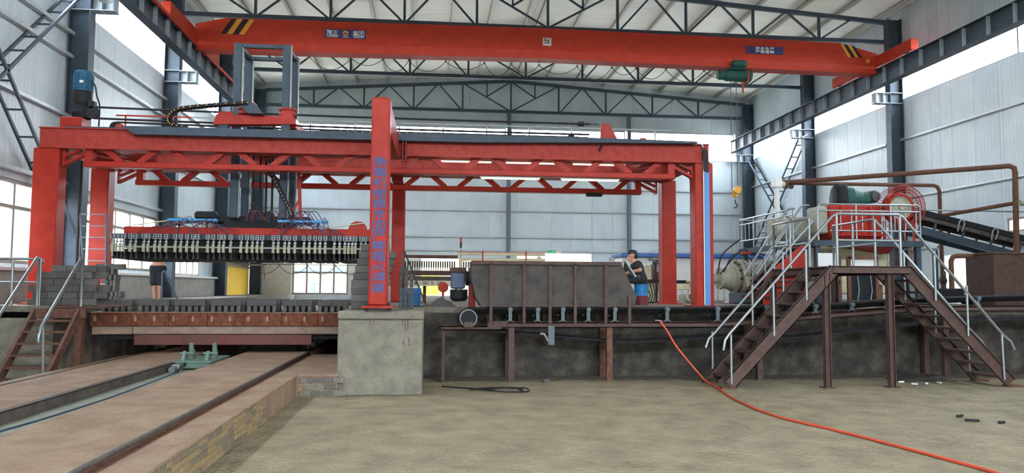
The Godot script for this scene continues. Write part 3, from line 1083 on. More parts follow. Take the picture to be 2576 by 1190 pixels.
func led_tube(p: Vector3, l: float, label: String) -> void:
	var t := thing("tube_lamp", label, "lamp", p, "tube lamps under the red gantry")
	pbx("housing", M.white, t, p + Vector3(0, 0.02, 0), Vector3(l, 0.02, 0.05))
	pcy("tube", M.tube, t, p + Vector3(-l * 0.48, -0.005, 0), p + Vector3(l * 0.48, -0.005, 0), 0.015, -1, 10)
	var a := AreaLight3D.new()
	a.name = "glow"
	a.area_size = Vector2(l * 0.95, 0.03)
	a.light_energy = 0.25
	a.light_color = Color("fff2cf")
	a.shadow_enabled = true
	a.area_range = 30.0
	t.add_child(a)
	a.position = Vector3(0, -0.025, 0)
	a.rotation_degrees = Vector3(-90, 0, 0)

func build_gantry() -> void:
	var t := thing("setting_gantry", "red steel gantry frame of the brick setting machine", "gantry", V(-0.9, DECK, 16.0))
	hung_beam(t, 14.8)
	hung_beam(t, 17.3)
	leg(t, -7.33, -6.88, 14.8)
	leg(t, -7.37, -7.0, 17.3)
	leg(t, 5.2, 5.57, 14.8)
	leg(t, 5.29, 5.62, 17.3)
	for z in [14.96, 17.46]:
		knee(t, -6.86, 1.0, z)
		knee(t, 5.2, -1.0, z)
	# cross beams between the two long beams
	for x in [-7.05, -6.2, 4.4, 5.4]:
		b()
		cb(V(x, 4.33, 16.2), Vector3(0.26, 0.34, 2.3), 0.012)
		fin("cross_beam", M.red_tr, t)
	for s in [[-6.4, -5.2], [4.5, 3.3]]:
		pbar("cross_brace", M.red_tr, t, V(s[0], 4.1, 15.15), V(s[1], 4.1, 17.25), 0.14, 0.05)
	# outriggers with posts standing clear of the car track
	b()
	cb(V(-0.81, (1.33 + 4.49) * 0.5, 11.77), Vector3(0.28, 3.16, 0.34), 0.03)
	var lp := fin("lettered_post", M.red, t)
	pbx("base_plate", M.red, lp, V(-0.81, 1.315, 11.77), Vector3(0.46, 0.03, 0.5))
	b()
	for x in [-0.98, -0.64]:
		cy(V(x, 1.27, 11.58), V(x, 1.38, 11.58), 0.018, -1, 8)
		bx(V(x, 1.285, 11.62), Vector3(0.07, 0.03, 0.1))
	fin("anchor_bolt", M.dark, lp)
	var y := 3.56
	var words := "渤海机械提示您严禁搭火焊接"
	for ch in words:
		b()
		glyph(ch, V(-0.905, y, 11.597), 0.185, 0.125, 0.021)
		fin("lettering", M.letter, lp)
		y -= 0.158
	b()
	prism([V(-0.93, 4.48, 11.94), V(-0.93, 4.48, 14.8), V(-0.93, 4.08, 14.8), V(-0.93, 4.02, 12.2), V(-0.93, 3.9, 11.94)], Vector3(0.25, 0, 0))
	fin("outrigger_arm", M.red_tr, t)
	b()
	for x in [-0.6, -0.54]:
		bx(V(x, 4.24, 14.74), Vector3(0.025, 0.44, 0.16))
	for k in 3:
		cy(V(-0.62, 4.1 + k * 0.13, 14.72), V(-0.52, 4.1 + k * 0.13, 14.72), 0.018, -1, 8)
	fin("splice_plate", M.red_dk, t)
	b()
	cb(V(-0.83, (DECK + 4.1) * 0.5, 18.55), Vector3(0.31, 4.1 - DECK, 0.32), 0.02)
	fin("post", M.red, t)
	b()
	prism([V(-0.955, 4.45, 17.6), V(-0.955, 4.45, 18.7), V(-0.955, 4.05, 18.7), V(-0.955, 4.05, 17.6)], Vector3(0.25, 0, 0))
	fin("outrigger_arm", M.red_tr, t)
	# cable trough along the front beam
	b()
	prism([V(-5.75, 4.55, 14.62), V(-5.5, 4.4, 14.62), V(0.8, 4.41, 14.62), V(3.4, 4.47, 14.62), V(5.2, 4.5, 14.62), V(5.2, 4.54, 14.62), V(3.4, 4.56, 14.62)], Vector3(0, 0, -0.19))
	fin("cable_trough", M.steel, t)
	pbx("trolley_rail", M.steel, t, V(-0.9, 4.555, 14.98), Vector3(12.0, 0.06, 0.06))
	pbx("trolley_rail", M.steel, t, V(-0.9, 4.555, 17.46), Vector3(12.0, 0.06, 0.06))
	# chain anchors and lifting lugs
	b()
	prism([V(3.32, 4.53, 15.0), V(3.72, 4.53, 15.0), V(3.5, 4.93, 15.0), V(3.34, 4.93, 15.0)], Vector3(0, 0, -0.06))
	fin("chain_anchor", M.red_tr, t)
	b()
	prism([V(3.32, 4.53, 16.6), V(3.72, 4.53, 16.6), V(3.5, 4.93, 16.6), V(3.34, 4.93, 16.6)], Vector3(0, 0, -0.06))
	fin("chain_anchor", M.red_tr, t)
	for x in [-5.92, 4.2]:
		b()
		prism([V(x - 0.14, 4.52, 15.0), V(x + 0.14, 4.52, 15.0), V(x + 0.05, 4.66, 15.0), V(x - 0.05, 4.66, 15.0)], Vector3(0, 0, -0.04))
		fin("lifting_lug", M.red_tr, t)
	pbar("bent_rod", M.dark, t, V(3.3, 4.45, 14.75), V(3.24, 4.32, 14.72), 0.03, 0.03)
	# light grey walkway rail on the back beam
	for x in range(-7, 6):
		pbx("rail_post", M.red if x < -5 else M.grey, t, V(x + 0.2, 4.95, 17.55), Vector3(0.03, 0.85, 0.03))
	pbx("walkway_rail", M.grey, t, V(0.1, 5.37, 17.55), Vector3(11.0, 0.03, 0.03))
	pbx("walkway_rail", M.grey, t, V(0.1, 5.1, 17.55), Vector3(11.0, 0.025, 0.025))
	pbx("walkway_rail", M.red, t, V(-6.2, 5.37, 17.55), Vector3(1.6, 0.03, 0.03))
	# blue cable duct down the right post
	pbx("cable_duct", M.bluebar, t, V(5.43, 2.62, 14.77), Vector3(0.1, 2.68, 0.05))
	ptb("white_cable", M.white, t, curve([V(5.15, 4.5, 14.75), V(5.32, 4.5, 14.72), V(5.36, 4.3, 14.75), V(5.365, 3.6, 14.76), V(5.365, 1.3, 14.76)], 5), 0.014, 6)
	b()
	prism([V(5.34, 4.48, 14.72), V(5.44, 4.36, 14.72), V(5.46, 3.94, 14.72), V(5.36, 3.98, 14.72)], Vector3(0, 0, -0.05))
	fin("cable_boot", M.dark, t)
	# drive housing at the left end
	b()
	cb(V(-6.98, 4.68, 15.6), Vector3(0.4, 0.36, 0.4), 0.015)
	fin("drive_housing", M.red, t)

	var dm := thing("drive_motor", "blue vertical drive motor on the left end of the gantry", "motor", V(-6.86, 4.86, 15.6))
	b()
	lathe(V(-6.86, 5.4, 15.6), Vector3.UP, [Vector2(0, 0), Vector2(0.18, 0), Vector2(0.18, 0.03), Vector2(0.165, 0.04), Vector2(0.165, 0.36), Vector2(0.15, 0.4), Vector2(0, 0.41)], 22)
	fin("motor_body", M.bluemotor, dm)
	b()
	for i in 14:
		var a := TAU * i / 14
		bx(V(-6.86 + 0.17 * cos(a), 5.58, 15.6 + 0.17 * sin(a)), Vector3(0.02, 0.28, 0.02))
	fin("cooling_fin", M.bluemotor, dm)
	b()
	lathe(V(-6.86, 4.87, 15.6), Vector3.UP, [Vector2(0, 0), Vector2(0.16, 0), Vector2(0.19, 0.1), Vector2(0.14, 0.24), Vector2(0.17, 0.3), Vector2(0.17, 0.53), Vector2(0, 0.53)], 20)
	fin("gear_case", M.black, dm)
	pbx("terminal_box", M.black, dm, V(-6.66, 5.12, 15.55), Vector3(0.12, 0.16, 0.16), 0.01)
	pbx("name_plate", M.white, dm, V(-6.82, 5.56, 15.415), Vector3(0.07, 0.05, 0.01))
	ptb("motor_cable", M.dark, dm, curve([V(-6.68, 5.6, 15.5), V(-6.6, 5.5, 15.5), V(-6.56, 5.3, 15.5), V(-6.5, 5.1, 15.5), V(-6.5, 4.7, 15.5)]), 0.015, 6)

	for q in [[15.5, 5.08, "front"], [16.6, 5.02, "rear"]]:
		var ch := thing("drive_chain", "black %s drive chain stretched above the gantry beam" % q[2], "chain", V(-1.5, q[1], q[0]))
		for k in 2:
			var yy: float = q[1] - k * 0.22
			ptb("strand", M.dark, ch, sag(V(-6.6, yy, q[0]), V(3.2, yy - 0.06, q[0]), 0.02, 8), 0.022, 6)
		pcy("tension_rod", M.steel, ch, V(2.7, q[1] - 0.06, q[0]), V(3.4, q[1] - 0.06, q[0]), 0.014, -1, 6)
		pcy("tensioner", M.dark, ch, V(2.95, q[1] - 0.06, q[0]), V(3.08, q[1] - 0.06, q[0]), 0.05, -1, 8)
		pcy("sprocket", M.dark, ch, V(-6.62, q[1] - 0.11, q[0] - 0.03), V(-6.62, q[1] - 0.11, q[0] + 0.03), 0.12, -1, 16)

	for i in 3:
		led_tube(V(0.6 + i * 1.35, 4.1, 15.05), 1.1, "lit tube lamp under the front gantry beam, %s" % ["behind the lettered post", "above the hopper", "left of the chain anchor"][i])
	for i in 2:
		led_tube(V(1.5 + i * 1.6, 3.77, 14.96), 1.2, "lit tube lamp below the truss chord, %s" % ["above the hopper's left half", "above the hopper's right half"][i])

func build_trolley() -> void:
	var t := thing("lift_trolley", "red trolley with four dark masts riding on the gantry", "trolley", V(-3.43, 4.6, 16.0))
	for z in [14.98, 17.3]:
		b()
		prism([V(-4.18, 4.68, z - 0.1), V(-4.13, 4.86, z - 0.1), V(-4.05, 4.93, z - 0.1), V(-3.85, 4.93, z - 0.1), V(-3.8, 4.87, z - 0.1), V(-2.95, 4.87, z - 0.1), V(-2.9, 4.92, z - 0.1), V(-2.72, 4.92, z - 0.1), V(-2.66, 4.72, z - 0.1)], Vector3(0, 0, -0.2))
		var sf := fin("side_frame", M.red, t)
		for x in [-4.0, -2.85]:
			pcy("wheel", M.steel, sf, V(x, 4.67, z - 0.07), V(x, 4.67, z + 0.07), 0.085, -1, 20)
	for x in [-4.1, -2.76]:
		b()
		cb(V(x, 4.78, 16.14), Vector3(0.16, 0.2, 2.2), 0.015)
		fin("end_frame", M.red, t)
	for x in [-3.6, -2.83]:
		b()
		lathe(V(x, 4.9, 15.05), Vector3.UP, [Vector2(0, 0), Vector2(0.15, 0), Vector2(0.17, 0.02), Vector2(0.17, 0.05), Vector2(0.14, 0.06), Vector2(0.14, 0.1), Vector2(0.17, 0.11), Vector2(0.17, 0.14), Vector2(0.12, 0.16), Vector2(0, 0.17)], 18)
		fin("guide_roller", M.red_tr, t)
	for x in [-3.9, -2.96]:
		for z in [15.5, 16.35]:
			b()
			cb(V(x, 4.7, z), Vector3(0.15, 3.5, 0.15), 0.012)
			var m := fin("mast", M.steel, t)
			pbx("guide_strip", M.grey, m, V(x + 0.085, 4.7, z), Vector3(0.02, 3.48, 0.08))
	for z in [15.5, 16.35]:
		pbx("mast_head", M.steel, t, V(-3.43, 6.4, z), Vector3(0.8, 0.07, 0.1))
	for x in [-3.9, -2.96]:
		pbx("mast_head", M.steel, t, V(x, 6.4, 15.92), Vector3(0.1, 0.09, 0.72))
	# tray for the cable chain
	b()
	prism([V(-3.72, 5.07, 14.7), V(-3.4, 5.07, 14.7), V(-3.24, 4.87, 14.7), V(-3.5, 4.87, 14.7)], Vector3(0, 0, -0.5))
	fin("chain_tray", M.steel, t)
	# lifting chains
	for x in [-3.64, -3.5, -3.38, -3.26]:
		ptb("lift_chain", M.dark, t, [V(x, 4.6, 15.85), V(x + 0.01, 3.0, 15.85)], 0.022, 6)
	for x in [-3.55, -3.3]:
		b()
		cy(V(x, 3.02, 15.8), V(x, 3.02, 15.86), 0.17 if x < -3.4 else 0.1, -1, 20)
		for i in 16:
			var a := TAU * i / 16
			var r := 0.175 if x < -3.4 else 0.105
			bx(V(x + r * cos(a), 3.02 + r * sin(a), 15.83), Vector3(0.025, 0.025, 0.03))
		fin("sprocket", M.black, t)
	# drive unit on top of the trolley
	b()
	cb(V(-3.43, 4.72, 16.2), Vector3(0.9, 0.14, 0.5), 0.02)
	cy(V(-3.7, 4.7, 15.6), V(-3.2, 4.7, 15.6), 0.09)
	fin("lift_drive", M.black, t)

	var c := thing("cable_chain", "black cable chain with yellow pins curling over the gantry", "cable chain", V(-4.2, 4.6, 14.72))
	var path := curve([V(-3.5, 5.06, 14.72), V(-3.9, 5.03, 14.72), V(-4.4, 4.97, 14.72), V(-4.75, 4.91, 14.72), V(-4.9, 4.8, 14.72), V(-4.93, 4.68, 14.72), V(-4.85, 4.6, 14.72), V(-4.6, 4.58, 14.72)], 6)
	for i in path.size() - 1:
		b()
		var p: Vector3 = path[i]
		var q: Vector3 = path[i + 1]
		cbar(p, q, 0.14, 0.062, 0.01)
		fin("link", M.black, c)
		if i % 2 == 0:
			pcy("pin", M.yellow, c, p + Vector3(0, 0, 0.068), p + Vector3(0, 0, 0.078), 0.012, -1, 8)
	for i in 20:
		var x := -2.2 + i * 0.14
		pcy("pin", M.yellow, c, V(x, 4.57 - absf(i - 8) * 0.002, 14.66), V(x, 4.57 - absf(i - 8) * 0.002, 14.64), 0.012, -1, 8)
	b()
	prism([V(-2.6, 4.54, 14.66), V(-1.0, 4.6, 14.66), V(1.2, 4.54, 14.66)], Vector3(0, 0, -0.12))
	fin("laid_run", M.black, c)

func build_gripper() -> void:
	var t := thing("clamp_head", "wide clamp head with rows of grippers hanging over the kiln car", "gripper", V(-3.45, 2.1, 16.0))
	for z in [15.15, 17.0]:
		b()
		cb(V(-3.45, 2.66, z), Vector3(4.7, 0.14, 0.14), 0.012)
		fin("frame_beam", M.red, t)
	for x in [-5.6, -4.2, -2.7, -1.3]:
		b()
		cb(V(x, 2.68, 16.1), Vector3(0.16, 0.12, 1.75), 0.012)
		fin("frame_beam", M.red, t)
	b()
	cb(V(-3.45, 2.94, 15.85), Vector3(1.95, 0.13, 0.5), 0.02)
	cb(V(-3.45, 2.8, 15.85), Vector3(1.3, 0.2, 0.7), 0.02)
	cb(V(-4.45, 3.0, 15.6), Vector3(0.42, 0.16, 0.2), 0.04)
	fin("swivel_base", M.black, t)
	b()
	prism([V(-1.65, 2.72, 15.1), V(-1.28, 2.72, 15.1), V(-1.3, 2.8, 15.1), V(-1.38, 2.88, 15.1), V(-1.5, 2.89, 15.1), V(-1.6, 2.84, 15.1)], Vector3(0, 0, -0.06))
	fin("end_disc", M.red_tr, t)
	for q in [[-5.0, -4.09], [-2.97, -2.02]]:
		b()
		cb(V((q[0] + q[1]) * 0.5, 2.865, 15.05), Vector3(q[1] - q[0], 0.05, 0.06), 0.008)
		var mf := fin("air_manifold", M.cyan, t)
		for i in 9:
			pcy("valve_port", M.bluewire, mf, V(lerpf(q[0], q[1], (i + 0.5) / 9.0), 2.84, 15.02), V(lerpf(q[0], q[1], (i + 0.5) / 9.0), 2.8, 15.0), 0.012, -1, 6)
		for x in [q[0] + 0.2, q[1] - 0.2]:
			pbx("manifold_stand", M.dark, t, V(x, 2.78, 15.08), Vector3(0.03, 0.12, 0.03))
	pbx("tie_rail", M.grey, t, V(-3.45, 2.345, 15.02), Vector3(5.1, 0.03, 0.02))
	pbx("mounting_rail", M.steel, t, V(-3.45, 2.55, 15.12), Vector3(5.05, 0.1, 0.06))
	# each clamp: a long dark jaw with a cream face plate and a grey valve block
	var jaw: Mesh
	var face: Mesh
	var block: Mesh
	var rod: Mesh
	var port: Mesh
	b()
	cb(V(0, 2.2, 16.05), Vector3(0.032, 0.14, 2.0), 0.006)
	bx(V(0, 2.14, 16.05), Vector3(0.05, 0.04, 1.98))
	jaw = S.commit()
	b()
	cb(V(0, 2.325, 15.0), Vector3(0.052, 0.16, 0.025), 0.004)
	face = S.commit()
	b()
	cb(V(0, 2.54, 15.03), Vector3(0.075, 0.1, 0.09), 0.006)
	block = S.commit()
	b()
	cy(V(0, 2.5, 15.03), V(0, 2.38, 15.03), 0.014, -1, 8)
	bx(V(0, 2.44, 15.03), Vector3(0.05, 0.03, 0.04))
	rod = S.commit()
	b()
	bx(V(0, 2.562, 14.982), Vector3(0.03, 0.026, 0.006))
	bx(V(0, 2.52, 14.982), Vector3(0.03, 0.026, 0.006))
	port = S.commit()
	for i in CLAMPS.size():
		var x: float = CLAMPS[i]
		var j := part_at("jaw", jaw, M.jaw, t, x)
		for q in [["face_plate", face, M.plate], ["valve_block", block, M.grey], ["piston_rod", rod, M.galv], ["valve_port", port, M.dark]]:
			var o := MeshInstance3D.new()
			o.name = q[0]
			o.mesh = q[1]
			o.material_override = q[2]
			j.add_child(o, true)
	b()
	var i2 := 0
	for z in [15.5, 16.0, 16.5, 16.98]:
		bx(V(-3.45, 2.3, z), Vector3(5.0, 0.06, 0.05))
		bx(V(-3.45, 2.45, z), Vector3(5.0, 0.22, 0.1))
	fin("jaw_carrier", M.jaw, t)
	# air hoses
	rng.seed = 21
	for i in 46:
		var xa := lerpf(-5.0, -4.09, rng.randf()) if i % 2 == 0 else lerpf(-2.97, -2.02, rng.randf())
		var x1: float = clampf(xa + rng.randf_range(-0.9, 0.9), -5.8, -1.2)
		var lift := rng.randf_range(-0.1, 0.12)
		var zz := rng.randf_range(14.98, 15.12)
		ptb("air_hose", M.redwire if i % 3 else M.bluewire, t, curve([V(xa, 2.82, zz), V(lerpf(xa, x1, 0.3), 2.84 + lift, zz - 0.03), V(lerpf(xa, x1, 0.8), 2.72 + lift * 0.3, 15.0), V(x1, 2.58, 15.0)], 4), 0.007, 5)
	for i in 14:
		var x1 := rng.randf_range(-3.6, -2.4)
		var w := rng.randf_range(0.15, 0.4)
		ptb("air_hose", M.redwire if i % 3 else M.bluewire, t, curve([V(x1, 2.85, 15.05), V(x1 + w * 0.2, 3.02, 15.0), V(x1 + w * 0.6, 3.05, 15.05), V(x1 + w, 2.88, 15.1)], 4), 0.009, 5)
	for q in [[-5.65, -4.95], [-2.0, -1.3]]:
		ptb("supply_pipe", M.cream, t, [V(q[0], 2.75, 15.1), V(q[1], 2.86, 15.08)], 0.012, 6)
	pbar("red_upright", M.red_tr, t, V(-2.66, 3.9, 15.4), V(-2.6, 2.9, 15.4), 0.06, 0.06)
	pbar("red_brace", M.red_tr, t, V(-2.62, 3.35, 15.4), V(-2.78, 3.05, 15.4), 0.04, 0.04)
	var c := thing("hanging_chain", "black cable chain with pale pins hanging beside the masts", "cable chain", V(-2.9, 2.95, 15.35))
	var path := curve([V(-3.25, 4.1, 15.35), V(-3.15, 3.8, 15.35), V(-2.98, 3.45, 15.35), V(-2.82, 3.15, 15.35), V(-2.76, 3.0, 15.35)], 5)
	for i in path.size() - 1:
		b()
		cbar(path[i], path[i + 1], 0.09, 0.08, 0.008)
		fin("link", M.black, c)
		pcy("pin", M.cream, c, path[i] + Vector3(0, 0, 0.045), path[i] + Vector3(0, 0, 0.055), 0.012, -1, 6)

func part_at(called: String, mesh: Mesh, mat: Material, parent: Node3D, x: float) -> MeshInstance3D:
	var o := MeshInstance3D.new()
	o.name = called
	o.mesh = mesh
	o.material_override = mat
	parent.add_child(o, true)
	o.position = Vector3(x, 0, 0) - parent.position
	return o

# ---------------------------------------------------------------- car track, kiln car, bricks
func build_track() -> void:
	b()
	bx(V(-4.76, 0.18, 5.2), Vector3(1.12, 0.36, 20.4))
	bx(V(-5.55, 0.15, 5.2), Vector3(0.46, 0.3, 20.4))
	bx(V(-2.955, 0.18, 5.2), Vector3(1.15, 0.36, 20.4))
	bx(V(-2.17, 0.15, 5.2), Vector3(0.42, 0.3, 20.4))
	bx(V(-1.67, 0.15, 13.5), Vector3(0.58, 0.3, 3.8))
	struct(fin("floor_track", M.slab), "dusty pinkish concrete slab of the car track")
	b()
	bx(V(-4.185, 0.3, 5.2), Vector3(0.03, 0.13, 20.4))
	bx(V(-4.21, 0.363, 5.2), Vector3(0.08, 0.012, 20.4))
	struct(fin("trim_2", M.dirty), "steel lined left side of the cable channel")
	b()
	bx(V(-3.86, 0.12, 5.2), Vector3(0.68, 0.24, 20.4))
	struct(fin("trim_3", M.channel), "pale concrete floor of the cable channel")
	for q in [[-2.37, "worn steel car rail beside the low brick wall"], [-5.33, "worn steel car rail beside the rusty stair"]]:
		var t := thing("car_rail", q[1], "rail", V(q[0], 0.3, 5))
		pbx("rail_foot", M.rust, t, V(q[0] + (0.02 if q[0] > -3 else -0.02), 0.305, 5.2), Vector3(0.06, 0.016, 20.4))
		pbx("rail_web", M.rust, t, V(q[0], 0.335, 5.2), Vector3(0.025, 0.04, 20.4))
		b()
		cb(V(q[0], 0.355, 5.2), Vector3(0.045, 0.03, 20.4), 0.008)
		fin("rail_head", M.dirty, t)
	# low brick wall along the track
	var w := Node3D.new()
	w.name = "wall_brick"
	add_child(w)
	w.position = V(-1.98, 0, 8)
	struct(w, "low yellow brick wall edging the car track")
	b()
	bx(V(-1.985, 0.15, 4.0), Vector3(0.03, 0.3, 15.2))
	bx(V(-1.67, 0.15, 11.63), Vector3(0.6, 0.3, 0.03))
	fin("mortar", M.mortar, w)
	b()
	bx(V(-1.985, 0.312, 4.0), Vector3(0.09, 0.024, 15.3))
	bx(V(-1.67, 0.312, 11.63), Vector3(0.6, 0.024, 0.1))
	fin("coping", M.slab, w)
	rng.seed = 5
	for c in 5:
		var z := 3.6 + (c % 2) * 0.12
		while z < 9.7 - c * 0.12:
			var l := 0.235 if rng.randf() < 0.75 else 0.11
			if z + l > 11.6:
				break
			var out := rng.randf_range(0.008, 0.022)
			if rng.randf() < 0.9:
				b()
				cb(V(-1.97 + out * 0.5, 0.032 + c * 0.058, z + l * 0.5), Vector3(0.012 + out, 0.047, l - 0.012), 0.006)
				fin("brick", M.ybrick if rng.randf() < 0.6 else M.ybrick2, w)
			z += l
	for c in 3:
		var x := -1.94 + (c % 2) * 0.06
		while x < -1.42:
			var l := rng.randf_range(0.1, 0.2)
			b()
			cb(V(x + l * 0.5, 0.05 + c * 0.095, 11.605), Vector3(l - 0.012, 0.082, 0.03 + rng.randf() * 0.02), 0.008)
			fin("brick", M.brick2 if rng.randf() < 0.4 else M.mortar, w)
			x += l
	# pale concrete pier that carries the lettered post
	var p := thing("concrete_pier", "big pale concrete pier under the lettered red post", "pier", V(-0.77, 0, 12.8))
	pbx("body", M.block, p, V(-0.765, 0.56, 12.8), Vector3(1.25, 1.12, 2.3), 0.02)
	pbx("cap", M.block, p, V(-0.76, 1.19, 12.8), Vector3(1.27, 0.125, 2.32), 0.02)
	for q in [[-0.92, 1.1, 0.12], [-0.87, 1.12, 0.09], [-0.4, 1.05, 0.2], [-0.36, 1.08, 0.22], [-0.44, 1.1, 0.12], [-0.42, 0.78, 0.1], [-0.34, 0.8, 0.12]]:
		b()
		bx(V(q[0], q[1], 11.647), Vector3(0.012, q[2], 0.003))
		fin("drip_stain", M.brown, p)
	# small green pusher car in the channel
	var g := thing("pusher_car", "small green hydraulic pusher car in the track channel", "pusher", V(-3.9, 0.23, 13.6))
	b()
	cb(V(-3.9, 0.310, 13.7), Vector3(0.56, 0.1, 1.1), 0.01)
	bx(V(-3.9, 0.370, 13.7), Vector3(0.62, 0.02, 1.16))
	fin("chassis", M.green, g)
	for x in [-4.1, -3.72]:
		for z in [13.3, 13.75]:
			b()
			prism([V(x - 0.025, 0.370, z), V(x - 0.025, 0.370, z + 0.2), V(x - 0.025, 0.500, z + 0.14), V(x - 0.025, 0.530, z + 0.1), V(x - 0.025, 0.500, z + 0.06)], Vector3(0.05, 0, 0))
			fin("ear_plate", M.green, g)
		b()
		cbar(V(x + 0.05, 0.370, 13.6), V(x + 0.06, 0.650, 13.55), 0.07, 0.05, 0.012)
		fin("push_arm", M.green, g)
		pcy("pin", M.green, g, V(x - 0.08, 0.490, 13.4), V(x + 0.15, 0.490, 13.4), 0.02, -1, 10)
	pcy("hydraulic_ram", M.galv, g, V(-4.08, 0.290, 12.7), V(-4.08, 0.290, 13.2), 0.05)
	b()
	cb(V(-4.08, 0.290, 12.95), Vector3(0.12, 0.12, 0.16), 0.01)
	fin("ram_clevis", M.grey, g)
	ptb("hose", M.dark, g, curve([V(-4.0, 0.310, 13.1), V(-3.95, 0.370, 12.95), V(-4.0, 0.270, 12.8), V(-3.98, 0.170, 12.7)]), 0.014, 6)
	# rope running along the channel
	b()
	tb(curve([V(-3.98, 0.26, 12.7), V(-3.8, 0.28, 10), V(-3.68, 0.33, 8), V(-3.62, 0.376, 6.5), V(-3.56, 0.376, 4.0), V(-3.5, 0.376, 0)]), 0.01, 6)
	tag(fin("tow_rope", M.bluedark), "thin blue tow rope lying along the track channel", "rope")

func build_car() -> void:
	var t := thing("kiln_car", "rusty kiln car carrying rows of dark bricks", "kiln car", V(-3.85, 0.38, 16.9))
	var x0 := -6.3
	var lens := [0.72, 0.68, 0.7, 0.66, 0.7, 0.68, 0.66]
	for i in 7:
		var l: float = lens[i]
		b()
		cb(V(x0 + l * 0.5, 0.99, 15.03), Vector3(l - 0.008, 0.25, 0.06), 0.006)
		var pl := fin("side_plate", M.car, t)
		for k in 4:
			var x := x0 + (k + 0.5) * l / 4.0
			b()
			var pts := []
			for a in 12:
				var th := TAU * a / 12
				pts.append(V(x + 0.022 * cos(th), 1.0 + 0.03 * signf(sin(th)) * (1.0 if absf(sin(th)) > 0.01 else 0.0) + 0.022 * sin(th), 15.0))
			prism(pts, Vector3(0, 0, 0.012))
			fin("slot", M.rust if k % 2 else M.carband, pl)
		x0 += l
	b()
	bx(V(-3.9, 1.0, 18.1), Vector3(4.78, 0.2, 6.1))  # deck, lip and chassis extended unseen at the rear to block light
	fin("deck", M.car, t)
	b()
	bx(V(-3.9, 1.118, 18.1), Vector3(4.82, 0.012, 6.25))
	fin("top_lip", M.carband, t)
	for q in [[-6.28, -5.56], [-5.55, -1.52]]:
		b()
		cb(V((q[0] + q[1]) * 0.5, 0.785, 15.08), Vector3(q[1] - q[0], 0.15, 0.1), 0.015)
		fin("refractory_band", M.carband, t)
	b()
	cb(V(-3.9, 0.605, 15.05), Vector3(3.24, 0.19, 0.04), 0.008)
	fin("skirt_plate", M.carlow, t)
	b()
	bx(V(-3.9, 0.76, 18.2), Vector3(4.7, 0.3, 6.0))
	bx(V(-5.32, 0.6, 16.9), Vector3(0.12, 0.16, 3.2))
	bx(V(-2.4, 0.6, 16.9), Vector3(0.12, 0.16, 3.2))
	fin("chassis", M.black, t)
	for x in [-5.32, -2.4]:
		for z in [15.9, 17.8]:
			b()
			lathe(V(x - 0.07, 0.56, z), Vector3.RIGHT, [Vector2(0, 0), Vector2(0.2, 0), Vector2(0.2, 0.03), Vector2(0.17, 0.035), Vector2(0.17, 0.14), Vector2(0, 0.14)], 22)
			fin("wheel", M.dirty, t)
	# rails carried over the pit
	b()
	for x in [-5.32, -2.4]:
		bx(V(x, 0.17, 18.45), Vector3(0.16, 0.36, 6.0))
	tag(fin("pit_beam", M.rust), "steel beam carrying the car rails across the dark pit", "beam")

# one brick, laid at a spot
func brick(mesh: Mesh, mat: Material, at: Vector3, turn: float, label: String, group: String) -> void:
	var o := MeshInstance3D.new()
	o.name = numbered("brick")
	o.mesh = mesh
	o.material_override = mat
	add_child(o)
	o.position = at
	o.rotation.y = turn
	tag(o, label, "brick", group)

